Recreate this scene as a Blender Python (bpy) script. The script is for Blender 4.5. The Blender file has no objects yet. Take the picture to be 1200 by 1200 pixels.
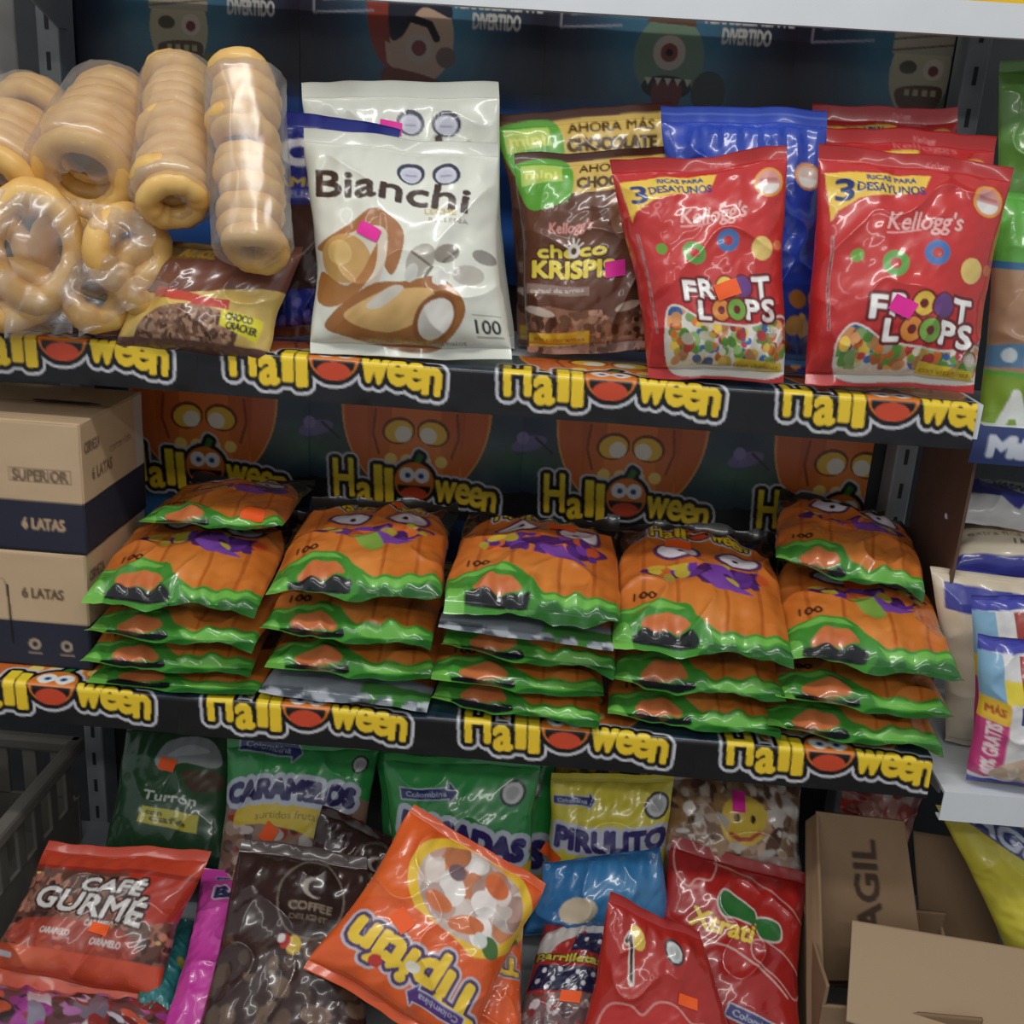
import bpy, math, random
import numpy as np
from mathutils import Vector, Matrix

# ---------------------------------------------------------------- camera, world, lights, exposure
scene = bpy.context.scene
C = scene.collection
F_PX = 1280.0
CAM = np.array([0.0, -1.2414, 1.4002]); PITCH, YAW, ROLL = .3152, .0406, .0646
_cy, _sy = math.cos(YAW), math.sin(YAW)
_f = np.array([-_sy*math.cos(PITCH), _cy*math.cos(PITCH), -math.sin(PITCH)])
_r = np.array([_cy, _sy, 0.0]); _u = np.cross(_r, _f)
_r2 = _r*math.cos(ROLL) + _u*math.sin(ROLL); _u2 = -_r*math.sin(ROLL) + _u*math.cos(ROLL)
cam = bpy.data.cameras.new('camera'); cam_o = bpy.data.objects.new('camera', cam); C.objects.link(cam_o)
cam.sensor_width = 36; cam.lens = 36*F_PX/1200; cam.clip_start = .02
cam_o.matrix_world = Matrix(((_r2[0], _u2[0], -_f[0], CAM[0]), (_r2[1], _u2[1], -_f[1], CAM[1]), (_r2[2], _u2[2], -_f[2], CAM[2]), (0, 0, 0, 1)))
scene.camera = cam_o

world = bpy.data.worlds.new('world'); scene.world = world; world.use_nodes = True
bgn = world.node_tree.nodes['Background']
bgn.inputs[0].default_value = (.92, .96, 1.0, 1); bgn.inputs[1].default_value = .40

def area(name, loc, sx, sy, power, col, rot=(0, 0, 0)):
    l = bpy.data.lights.new(name, 'AREA'); l.shape = 'RECTANGLE'; l.size = sx; l.size_y = sy
    l.energy = power; l.color = col
    o = bpy.data.objects.new(name, l); C.objects.link(o); o.location = loc; o.rotation_euler = rot
    return o
# fluorescent tubes on the shop ceiling, parallel to the gondola
area('ceiling_tube_near', (-.1, -.80, 2.50), 1.8, .12, 18, (1, .985, .95))
area('ceiling_tube_far', (.3, -2.6, 2.72), 2.6, .2, 27, (1, .985, .95))
area('ceiling_tube_aisle', (-1.7, -1.6, 2.72), .2, 2.4, 10, (1, .985, .95))

vs = scene.view_settings
vs.view_transform = 'Standard'; vs.look = 'None'; vs.exposure = -.2; vs.gamma = 1.0; vs.use_curve_mapping = False

# ---------------------------------------------------------------- picture rays (used once, to find where things stand)
def ray(px, py):
    return _f + _r2*(px-600)/F_PX + _u2*(600-py)/F_PX
def at(px, py, Y):
    d = ray(px, py); return CAM + d*((Y-CAM[1])/d[1])
def atz(px, py, z):
    d = ray(px, py); return CAM + d*((z-CAM[2])/d[2])

# ---------------------------------------------------------------- noise
_tabs = {}
def vn(x, y, seed=0):
    if seed not in _tabs: _tabs[seed] = np.random.default_rng(seed+11).random((64, 64))
    t = _tabs[seed]; x = np.asarray(x, float); y = np.asarray(y, float)
    xi = np.floor(x).astype(int); yi = np.floor(y).astype(int)
    a = x-xi; b = y-yi; a = a*a*(3-2*a); b = b*b*(3-2*b)
    g = lambda i, j: t[(yi+j) % 64, (xi+i) % 64]
    return (g(0, 0)*(1-a)+g(1, 0)*a)*(1-b) + (g(0, 1)*(1-a)+g(1, 1)*a)*b
def fbm(x, y, seed=0, oct=3):
    s = 0; amp = .5
    for i in range(oct):
        s = s + amp*(vn(x*2**i, y*2**i, seed+i)-.5); amp *= .5
    return s

# ---------------------------------------------------------------- print artwork drawn by the script (per-vertex colour)
_tc = {}
def textmesh(s):
    if s in _tc: return _tc[s]
    cu = bpy.data.curves.new('t', 'FONT'); cu.body = s; cu.resolution_u = 3
    o = bpy.data.objects.new('t', cu); C.objects.link(o)
    dg = bpy.context.evaluated_depsgraph_get(); dg.update()
    ev = o.evaluated_get(dg); me = ev.to_mesh(); me.calc_loop_triangles()
    v = np.empty(len(me.vertices)*3); me.vertices.foreach_get('co', v); v = v.reshape(-1, 3)[:, :2].copy()
    t = np.empty(len(me.loop_triangles)*3, int); me.loop_triangles.foreach_get('vertices', t)
    ev.to_mesh_clear(); bpy.data.objects.remove(o); bpy.data.curves.remove(cu)
    _tc[s] = (v, t.reshape(-1, 3)); return _tc[s]

def dil(m, r):
    if r <= 0: return m
    r = int(round(r)); out = m.copy(); h, w = m.shape
    for dy in range(-r, r+1):
        e = int(math.sqrt(r*r+.5*r-dy*dy)) if r*r+.5*r >= dy*dy else -1
        if e < 0: continue
        row = np.zeros_like(m); c = np.cumsum(np.pad(m.astype(np.int32), ((0, 0), (e+1, e))), axis=1)
        row = (c[:, 2*e+1:]-c[:, :w]) > 0 if e >= 0 else m
        y0, y1 = max(0, dy), min(h, h+dy)
        out[y0:y1] |= row[y0-dy:y1-dy]
    return out

class Cv:
    """x 0..1 left to right, y 0..asp top to bottom, colours 0..255"""
    def __init__(s, asp, n=360, bg=(255, 255, 255)):
        s.k = n; s.asp = asp; s.w = n; s.h = int(round(n*asp))
        s.a = np.empty((s.h, s.w, 3), np.float32); s.a[:] = bg
        yy, xx = np.mgrid[0:s.h, 0:s.w]; s.X = (xx+.5)/n; s.Y = (yy+.5)/n
    def m(s): return np.zeros((s.h, s.w), bool)
    def put(s, mask, c, al=1.0):
        if isinstance(al, np.ndarray): al = al[mask][:, None]
        c = np.asarray(c, np.float32); c = c[mask] if c.ndim == 3 else c
        s.a[mask] = s.a[mask]*(1-al) + c*al
    def pmask(s, pts):
        p = np.asarray(pts, float)*s.k; m = s.m()
        x0, y0 = np.floor(p.min(0)).astype(int)-1; x1, y1 = np.ceil(p.max(0)).astype(int)+1
        x0, y0 = max(x0, 0), max(y0, 0); x1, y1 = min(x1, s.w), min(y1, s.h)
        if x1 <= x0 or y1 <= y0: return m
        gy, gx = np.mgrid[y0:y1, x0:x1]; gx = gx+.5; gy = gy+.5
        r = np.zeros(gx.shape, bool); q = np.roll(p, -1, 0)
        for (ax, ay), (bx, by) in zip(p, q):
            if ay == by: continue
            r ^= ((ay > gy) != (by > gy)) & (gx < (bx-ax)*(gy-ay)/(by-ay)+ax)
        m[y0:y1, x0:x1] = r; return m
    def smooth(s, pts, n=8):
        p = np.asarray(pts, float); N = len(p); out = []
        for i in range(N):
            a, b, c, d = p[i-1], p[i], p[(i+1) % N], p[(i+2) % N]
            for t in np.linspace(0, 1, n, endpoint=False):
                out.append(.5*((2*b)+(-a+c)*t+(2*a-5*b+4*c-d)*t*t+(-a+3*b-3*c+d)*t**3))
        return out
    def poly(s, pts, c, al=1.0, sm=False): s.put(s.pmask(s.smooth(pts) if sm else pts), c, al)
    def emask(s, cx, cy, rx, ry, rot=0):
        ca, sa = math.cos(rot), math.sin(rot); X = s.X-cx; Y = s.Y-cy
        return ((X*ca+Y*sa)/rx)**2 + ((-X*sa+Y*ca)/ry)**2 < 1
    def ell(s, cx, cy, rx, ry, c, rot=0, al=1.0): s.put(s.emask(cx, cy, rx, ry, rot), c, al)
    def rect(s, x0, y0, x1, y1, c, al=1.0): s.put((s.X >= x0) & (s.X < x1) & (s.Y >= y0) & (s.Y < y1), c, al)
    def line(s, pts, wd, c, al=1.0, closed=False):
        m = s.m(); p = [np.array(q, float) for q in pts]
        if closed: p.append(p[0])
        for a, b in zip(p[:-1], p[1:]):
            d = b-a; L = max(1e-9, d@d)
            t = np.clip(((s.X-a[0])*d[0]+(s.Y-a[1])*d[1])/L, 0, 1)
            m |= (s.X-a[0]-t*d[0])**2+(s.Y-a[1]-t*d[1])**2 < (wd/2)**2
        s.put(m, c, al)
    def glow(s, cx, cy, rx, ry, c, al=1.0, p=1.0):
        d = np.clip(1-np.sqrt(((s.X-cx)/rx)**2+((s.Y-cy)/ry)**2), 0, 1)**p
        s.put(d > 0, c, d*al)
    def mottle(s, amt, f=8, seed=0, mask=None):
        n = fbm(s.X*f, s.Y*f, seed)[..., None]*amt
        if mask is None: s.a += n
        else: s.a[mask] += n[mask]
    def tmask(s, txt, cx, cy, w, h, rot=0, arc=0.0, bold=0.0, slant=0.0, taper=0.0):
        v, t = textmesh(txt); v = v.copy(); x0, x1 = v[:, 0].min(), v[:, 0].max()
        X = ((v[:, 0]-x0)/(x1-x0)-.5)*w; Y = -(v[:, 1]/.729-.5)*h
        Y = Y*(1+taper*X/w*2); X = X - Y*slant; Y = Y + arc*((2*X/w)**2-.33)
        ca, sa = math.cos(rot), math.sin(rot)
        P = np.stack([cx+X*ca-Y*sa, cy+X*sa+Y*ca], -1)*s.k
        m = s.m()
        for tri in t:
            a, b, c = P[tri]
            xa = max(0, int(min(a[0], b[0], c[0])-.5)); xb = min(s.w, int(max(a[0], b[0], c[0])+1.5))
            ya = max(0, int(min(a[1], b[1], c[1])-.5)); yb = min(s.h, int(max(a[1], b[1], c[1])+1.5))
            if xb <= xa or yb <= ya: continue
            gx = np.arange(xa, xb)[None]+.5; gy = np.arange(ya, yb)[:, None]+.5
            e = lambda p, q: (q[0]-p[0])*(gy-p[1])-(q[1]-p[1])*(gx-p[0])
            e1, e2, e3 = e(a, b), e(b, c), e(c, a)
            m[ya:yb, xa:xb] |= ((e1 >= -.3) & (e2 >= -.3) & (e3 >= -.3)) | ((e1 <= .3) & (e2 <= .3) & (e3 <= .3))
        return dil(m, bold*s.k)
    def text(s, txt, cx, cy, w, h, c, outl=(), **kw):
        m = s.tmask(txt, cx, cy, w, h, **kw)
        for r, oc in outl: s.put(dil(m, r*s.k), oc)
        s.put(m, c)
    def blobs(s, mask, pal, n, r0, r1, seed=0, el=1.8):
        rg = np.random.default_rng(seed); ys, xs = np.nonzero(mask)
        if len(ys) == 0: return
        for i in range(n):
            j = rg.integers(len(ys)); r = rg.uniform(r0, r1)
            e = s.emask(xs[j]/s.k, ys[j]/s.k, r*rg.uniform(1, el), r, rg.uniform(0, 3.1)) & mask
            c = np.array(pal[rg.integers(len(pal))], float)*rg.uniform(.85, 1.1); s.put(e, c)
    def sample(s, nv, nu, v0=0.0, v1=1.0):
        """area-averaged colours for a vertex grid, linear light"""
        a = np.clip(s.a, 0, 255)/255.0; g = a @ np.array([.3, .59, .11], a.dtype); a = g[..., None]+(a-g[..., None])*.88
        a = np.where(a <= .04045, a/12.92, ((a+.055)/1.055)**2.4)
        us = np.linspace(0, 1, nu)*(s.w-1); vs_ = (v0+(v1-v0)*np.linspace(0, 1, nv))*(s.h-1)
        def axis(arr, pos, ax, step):
            r = max(1, int(round(step*.5))); out = 0
            for d in range(-r, r+1):
                out = out + np.take(arr, np.clip(np.round(pos+d*step/(2*r+1)).astype(int), 0, arr.shape[ax]-1), axis=ax)
            return out/(2*r+1)
        su = (s.w-1)/max(1, nu-1); sv = (s.h-1)*(v1-v0)/max(1, nv-1)
        return axis(axis(a, us, 1, su), vs_, 0, sv)

def lin(c):
    c = np.asarray(c, float)/255; return np.where(c <= .04045, c/12.92, ((c+.055)/1.055)**2.4)

# ---------------------------------------------------------------- materials
_mats = {}
def film(name='printed_film', rough=.26, coat=.5, bump=.0, spec=.5):
    if name in _mats: return _mats[name]
    m = bpy.data.materials.new(name); m.use_nodes = True; nt = m.node_tree; b = nt.nodes['Principled BSDF']
    a = nt.nodes.new('ShaderNodeAttribute'); a.attribute_name = 'Col'
    nt.links.new(a.outputs['Color'], b.inputs['Base Color'])
    b.inputs['Roughness'].default_value = rough; b.inputs['Coat Weight'].default_value = coat; b.inputs['Coat Roughness'].default_value = .07
    b.inputs['Specular IOR Level'].default_value = spec
    if bump:
        n = nt.nodes.new('ShaderNodeTexNoise'); n.inputs['Scale'].default_value = 60; n.inputs['Detail'].default_value = 3
        bp = nt.nodes.new('ShaderNodeBump'); bp.inputs['Strength'].default_value = bump; bp.inputs['Distance'].default_value = .004
        tc = nt.nodes.new('ShaderNodeTexCoord'); nt.links.new(tc.outputs['Object'], n.inputs['Vector'])
        nt.links.new(n.outputs['Fac'], bp.inputs['Height']); nt.links.new(bp.outputs['Normal'], b.inputs['Normal'])
    _mats[name] = m; return m
def pm(name, col, rough=.5, metal=0.0, var=.12, scale=30.0, bump=.1, col2=None, stretch=(1, 1, 1), coat=0):
    if name in _mats: return _mats[name]
    m = bpy.data.materials.new(name); m.use_nodes = True; nt = m.node_tree; b = nt.nodes['Principled BSDF']
    c = lin(col); c2 = lin(col2) if col2 is not None else np.clip(c*(1-var*2), 0, 1)
    tc = nt.nodes.new('ShaderNodeTexCoord'); mp = nt.nodes.new('ShaderNodeMapping'); mp.inputs['Scale'].default_value = stretch
    n = nt.nodes.new('ShaderNodeTexNoise'); n.inputs['Scale'].default_value = scale; n.inputs['Detail'].default_value = 4
    cr = nt.nodes.new('ShaderNodeValToRGB'); cr.color_ramp.elements[0].position = .3; cr.color_ramp.elements[1].position = .7
    cr.color_ramp.elements[0].color = (*c2, 1); cr.color_ramp.elements[1].color = (*c, 1)
    nt.links.new(tc.outputs['Object'], mp.inputs[0]); nt.links.new(mp.outputs[0], n.inputs['Vector'])
    nt.links.new(n.outputs['Fac'], cr.inputs[0]); nt.links.new(cr.outputs[0], b.inputs['Base Color'])
    bp = nt.nodes.new('ShaderNodeBump'); bp.inputs['Strength'].default_value = bump; bp.inputs['Distance'].default_value = .002
    nt.links.new(n.outputs['Fac'], bp.inputs['Height']); nt.links.new(bp.outputs['Normal'], b.inputs['Normal'])
    b.inputs['Roughness'].default_value = rough; b.inputs['Metallic'].default_value = metal; b.inputs['Coat Weight'].default_value = coat
    _mats[name] = m; return m
def clear_film(name='clear_film', tint=(255, 255, 255), op=.12):
    if name in _mats: return _mats[name]
    m = bpy.data.materials.new(name); m.use_nodes = True; nt = m.node_tree
    for n in list(nt.nodes): nt.nodes.remove(n)
    out = nt.nodes.new('ShaderNodeOutputMaterial'); tr = nt.nodes.new('ShaderNodeBsdfTransparent')
    tr.inputs[0].default_value = (*np.clip(lin(tint)*.97, 0, 1), 1)
    gl = nt.nodes.new('ShaderNodeBsdfGlossy'); gl.inputs['Roughness'].default_value = .26
    df = nt.nodes.new('ShaderNodeBsdfDiffuse'); df.inputs[0].default_value = (.85, .85, .86, 1)
    fr = nt.nodes.new('ShaderNodeLayerWeight'); fr.inputs[0].default_value = .12
    m1 = nt.nodes.new('ShaderNodeMixShader'); m1.inputs[0].default_value = op*.5
    m2 = nt.nodes.new('ShaderNodeMixShader')
    ad = nt.nodes.new('ShaderNodeMath'); ad.operation = 'MULTIPLY_ADD'; ad.inputs[1].default_value = .35; ad.inputs[2].default_value = op*.4
    nt.links.new(fr.outputs['Facing'], ad.inputs[0]); nt.links.new(ad.outputs[0], m2.inputs[0])
    nt.links.new(tr.outputs[0], m1.inputs[1]); nt.links.new(df.outputs[0], m1.inputs[2])
    nt.links.new(m1.outputs[0], m2.inputs[1]); nt.links.new(gl.outputs[0], m2.inputs[2]); nt.links.new(m2.outputs[0], out.inputs[0])
    _mats[name] = m; return m

# ---------------------------------------------------------------- mesh helpers
def mesh_np(name, V, faces4=None, cols=None, mat=None, smooth=True, polys=None):
    me = bpy.data.meshes.new(name); V = np.asarray(V, np.float32)
    if polys is not None:
        me.from_pydata([tuple(map(float, v)) for v in V], [], polys)
    else:
        n = len(faces4); me.vertices.add(len(V)); me.vertices.foreach_set('co', V.ravel())
        me.loops.add(n*4); me.loops.foreach_set('vertex_index', np.asarray(faces4, np.int32).ravel())
        me.polygons.add(n); me.polygons.foreach_set('loop_start', np.arange(0, n*4, 4, dtype=np.int32))
        me.update(calc_edges=True)
    if cols is not None:
        at_ = me.color_attributes.new('Col', 'FLOAT_COLOR', 'POINT')
        c4 = np.ones((len(V), 4), np.float32); c4[:, :3] = cols; at_.data.foreach_set('color', c4.ravel())
    if smooth: me.polygons.foreach_set('use_smooth', np.ones(len(me.polygons), bool))
    if mat: me.materials.append(mat)
    me.update(); return me
def grid_faces(nv, nu, off=0, flip=False):
    i = np.arange(nv*nu).reshape(nv, nu)+off
    q = np.stack([i[:-1, :-1], i[1:, :-1], i[1:, 1:], i[:-1, 1:]], -1).reshape(-1, 4)
    return q[:, ::-1] if flip else q
def link(name, me, parent=None, loc=None):
    o = bpy.data.objects.new(name, me); C.objects.link(o)
    if loc is not None: o.location = loc
    if parent is not None: o.parent = parent
    return o
def tag(o, label=None, cat=None, group=None, kind=None):
    if label: o['label'] = label
    if cat: o['category'] = cat
    if group: o['group'] = group
    if kind: o['kind'] = kind
    return o
def thing(name, label, cat, loc=(0, 0, 0), group=None, rot=None):
    o = bpy.data.objects.new(name, None); C.objects.link(o); o.location = loc; o.empty_display_size = .05
    if rot is not None: o.rotation_euler = rot
    return tag(o, label, cat, group)
def copy_tree(o, parent=None):
    c = o.copy(); C.objects.link(c)
    if parent is not None: c.parent = parent
    for ch in list(o.children): copy_tree(ch, c)
    return c
def box_me(name, sx, sy, sz, mat, bev=.0, origin='base'):
    """box centred in x,y; z from 0 (base)"""
    import bmesh
    bm = bmesh.new(); bmesh.ops.create_cube(bm, size=1)
    for v in bm.verts: v.co = Vector((v.co.x*sx, v.co.y*sy, (v.co.z+.5)*sz))
    if bev: bmesh.ops.bevel(bm, geom=bm.edges[:], offset=bev, segments=2, affect='EDGES', profile=.5)
    me = bpy.data.meshes.new(name); bm.to_mesh(me); bm.free(); me.materials.append(mat); return me
def prism_me(name, prof, x0, x1, mat, bev=0):
    """profile of (y,z) points extruded from x0 to x1"""
    n = len(prof); V = [(x0, y, z) for y, z in prof]+[(x1, y, z) for y, z in prof]
    P = [tuple(range(n))[::-1], tuple(range(n, 2*n))]+[(i, (i+1) % n, n+(i+1) % n, n+i) for i in range(n)]
    me = bpy.data.meshes.new(name); me.from_pydata(V, [], P); me.materials.append(mat)
    import bmesh
    bm = bmesh.new(); bm.from_mesh(me); bmesh.ops.recalc_face_normals(bm, faces=bm.faces[:])
    if bev: bmesh.ops.bevel(bm, geom=bm.edges[:], offset=bev, segments=2, affect='EDGES')
    bm.to_mesh(me); bm.free(); return me

# ---------------------------------------------------------------- a filled, sealed bag of printed film
def bag(name, label, cat, corners, art, T=.05, back=(120, 120, 120), seal=(.06, .05), group=None, stickers=(), wr=1.0, pinch=.03,
        seed=1, px=.0017, mat=None, bulge=.25, split=.68, bow=0.0, asp=None, base=None, curl=.005, sq=2.6, warp=.07):
    TL, TR, BR, BL = [np.asarray(c, float) for c in corners]
    W = .5*(np.linalg.norm(TR-TL)+np.linalg.norm(BR-BL)); H = .5*(np.linalg.norm(BL-TL)+np.linalg.norm(BR-TR))
    nrm = np.cross((BL+BR-TL-TR), (TR+BR-TL-BL)); nrm /= np.linalg.norm(nrm)
    cen = (TL+TR+BR+BL)/4
    if nrm @ (CAM-cen) < 0: nrm = -nrm
    rdir = (TR+BR-TL-BL); rdir = rdir/np.linalg.norm(rdir); ddir = (BL+BR-TL-TR); ddir = ddir/np.linalg.norm(ddir)
    base = (BL+BR)/2 if base is None else np.asarray(base, float)
    mat = mat or film(); s0, s1 = seal; s1 = 1-s1
    rg = np.random.default_rng(seed); ph = rg.uniform(0, 6.28, 6); kf = rg.integers(5, 9, 2)
    def surf(u, v, side=1):
        u = np.asarray(u, float); v = np.asarray(v, float)
        w = np.clip((v-s0)/(s1-s0), 0, 1)
        env_v = np.clip(1-np.abs(2*w-1)**sq, 0, 1)**.6
        pin = pinch*env_v*np.sin(np.pi*w)
        uu = .5+(u-.5)*(1-2*pin)
        p = (TL+(TR-TL)*uu[..., None])*(1-v[..., None]) + (BL+(BR-BL)*uu[..., None])*v[..., None]
        p = p + rdir*(warp*W*fbm(v*2.3+seed*1.3, u*.8+seed, 5))[..., None] + ddir*(warp*W*fbm(u*2.6+seed*.7, v*.8+seed*2, 6))[..., None]
        e = np.clip(1-np.abs(2*u-1)**2.4, 0, 1)**.55 * env_v * (1-bulge+2*bulge*w)
        d = T*(split if side > 0 else split-1)*e
        ins = np.clip(e*3, 0, 1)
        near_t = np.exp(-w/.16); near_b = np.exp(-(1-w)/.14)
        inb = ((v > s0) & (v < s1))
        g = .0022*wr
        d = d + inb*ins*g*(near_t*np.sin(kf[0]*6.28*u+ph[0]+3*w)+near_b*np.sin(kf[1]*6.28*u+ph[1]-3*w))
        x_, y_ = u*3.2+seed*1.7, v*3.2*H/W+seed*.9
        rid = 1-np.abs(2*vn(x_*1.1+y_*.7, y_*1.0-x_*.5, seed % 7)-1)
        d = d + ins*(.010*wr*fbm(x_, y_, seed % 9) + .0045*wr*(rid**3-.3) + .0025*wr*fbm(x_*4+y_*2, y_*3, (seed+3) % 9, 2))
        # seals wave and curl
        ts = np.clip((s0-v)/max(s0, 1e-6), 0, 1); bs = np.clip((v-s1)/max(1-s1, 1e-6), 0, 1)
        wav = curl*(fbm(u*4+seed, u*0+seed*.3, 2)*2.2)
        d = d + ts*(wav*1.6+curl*.5*ts) + bs*(wav+curl*.3*np.sin(9*u+ph[2])) + bow*(1-(2*u-1)**2)
        return p + nrm*d[..., None]
    root = thing(name, label, cat, tuple(base), group); SURF[root.name] = surf
    nu = max(10, int(W/px)); nv = max(12, int(H/px))
    cv = Cv(asp or H/W, int(nu*2.6)); art(cv)
    def sheet(v0, v1, nrow):
        uu, vv = np.meshgrid(np.linspace(0, 1, nu), np.linspace(v0, v1, nrow))
        return surf(uu, vv)-base, cv.sample(nrow, nu, v0, v1).reshape(-1, 3)
    nb = max(6, int(nv*(s1-s0)))
    Pf, cf = sheet(s0, s1, nb)
    bu, bv = 18, 20
    uu, vv = np.meshgrid(np.linspace(0, 1, bu), np.linspace(s0, s1, bv)); Pb = surf(uu, vv, -1)-base
    # closed skirt is not needed: both halves meet along the side folds and the seals
    ff = grid_faces(nb, nu); fb = grid_faces(bv, bu, nb*nu, True)
    fn = np.cross(Pf[1, 0]-Pf[0, 0], Pf[0, 1]-Pf[0, 0])
    V = np.concatenate([Pf.reshape(-1, 3), Pb.reshape(-1, 3)]); cb = np.tile(lin(back), (bu*bv, 1))
    me = mesh_np('pouch', V, np.concatenate([ff, fb]), np.concatenate([cf, cb]), mat)
    pouch = link('pouch', me, root)
    for nm, v0, v1 in (('top_seal', 0, s0), ('bottom_seal', s1, 1)):
        if v1-v0 < .004: continue
        nr = max(4, int(nv*(v1-v0))); Ps, cs = sheet(v0, v1, nr)
        cr = np.where((np.arange(nr) % 2 == 0)[:, None, None], .0004, -.0002)*nrm
        link(nm, mesh_np(nm, (Ps+cr).reshape(-1, 3), grid_faces(nr, nu), cs, mat), root)
    A = cv.asp
    for (sx, sy, sw, sh, sc, sr) in stickers:
        n_ = 7; gu, gv = np.meshgrid(np.linspace(-.5, .5, n_), np.linspace(-.5, .5, n_))
        ca, sa = math.cos(sr), math.sin(sr)
        U = sx+(gu*sw*ca-gv*sh*sa); V_ = (sy+(gu*sw*sa+gv*sh*ca))/A
        Ps = surf(U, V_)-base+nrm*.0016
        link('price_sticker', mesh_np('price_sticker', Ps.reshape(-1, 3), grid_faces(n_, n_), None, sticker_mat(sc)), pouch)
    return root
SURF = {}
def sticker_mat(c):
    return pm('sticker_%02x%02x%02x' % tuple(c), c, .6, var=.03, bump=.02)
PINK = (238, 40, 160); ORANGE = (250, 95, 25)
# ================================================================ the setting
XL, XR = -.700, .474
M_white = pm('white_enamel', (226, 230, 234), .35, var=.03, scale=12, bump=.03)
M_grey = pm('grey_enamel', (150, 156, 160), .42, var=.06, scale=20, bump=.05)
M_dark = pm('dark_panel', (52, 54, 58), .6, var=.1)
M_floor = pm('floor_tile', (120, 116, 110), .35, var=.08, scale=6)
M_board = pm('corrugated_board', (176, 145, 108), .8, var=.05, scale=14, bump=.12, stretch=(1, 1, 9))
M_brownpanel = pm('brown_hardboard', (104, 78, 64), .6, var=.08, scale=18, stretch=(8, 1, 1))

def struct(name, me, label=None): 
    o = link(name, me); o['kind'] = 'structure'
    if label: o['label'] = label
    return o
fl = struct('floor', mesh_np('floor', [(-3, -3.6, 0), (3, -3.6, 0), (3, 1.2, 0), (-3, 1.2, 0)], None, None, M_floor, False, [(0, 1, 2, 3)]), 'grey shop floor tiles')
wb = struct('wall_back', box_me('wall_back', 5, .05, 2.9, M_dark)); wb.location = (0, .62, 0)

# gondola: back panel, uprights, shelves
g_back = tag(link('back_panel', box_me('back_panel', XR-XL+.08, .012, 1.98, M_dark), None, ((XL+XR)/2, .346, .02)), 'dark gondola back panel behind the candy shelves', 'panel')
def upright(x, label):
    t = thing('gondola_upright', label, 'post', (x, .302, 0), 'gondola uprights')
    po = link('post', box_me('post', .030, .050, 2.05, M_grey, .003), t)
    # slot column: one dark slot every 50 mm on the face
    sl = box_me('slot', .005, .002, .022, M_dark)
    for i in range(36): link('slot', sl, po, (0, -.0255, .12+.05*i))
    link('foot', box_me('foot', .034, .10, .03, M_grey, .003), t, (0, -.03, 0))
    return t
upright(XL-.012, 'grey slotted upright at the left end of the candy shelves')
upright(XR+.014, 'grey slotted upright at the right end of the candy shelves')

def shelf(name, label, z, yf, x0, x1, yb=.30, lip=.036, mat=M_white):
    t = thing(name, label, 'shelf', ((x0+x1)/2, yf, z))
    w = x1-x0
    pan = link('shelf_pan', prism_me('shelf_pan', [(0.002, -.004), (yb-yf, -.004), (yb-yf, 0), (0.002, 0)], -w/2, w/2, mat), t)
    link('front_lip', prism_me('front_lip', [(0, 0), (.002, 0), (.002, -lip+.002), (.014, -lip+.002), (.014, -lip), (0, -lip)], -w/2, w/2, mat), t)
    for sx in (-1, 1):
        link('bracket', prism_me('bracket', [(.03, -.004), (yb-yf, -.004), (yb-yf, -.07), (yb-yf-.03, -.07), (.03, -.02)], sx*(w/2-.006)-.0015, sx*(w/2-.006)+.0015, M_grey), t)
    return t
Z1, Z2, Z3, Y2 = 1.165, .741, .315, -.052
shelf('top_shelf', 'white metal shelf crossing the top edge of the picture', 1.592, .10, XL, 1.05, lip=.035)
shelf('snack_shelf', 'metal shelf carrying the cereal and snack bags', Z1, .0, XL, XR, lip=.04)
shelf('pumpkin_bag_shelf', 'metal shelf carrying the stacked pumpkin candy bags', Z2, Y2, XL, XR, lip=.036)
dk = shelf('bottom_deck', 'low deck carrying the jumbled candy bags', Z3, -.26, XL-.3, 1.05, yb=.272, lip=.10, mat=M_grey)

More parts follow.
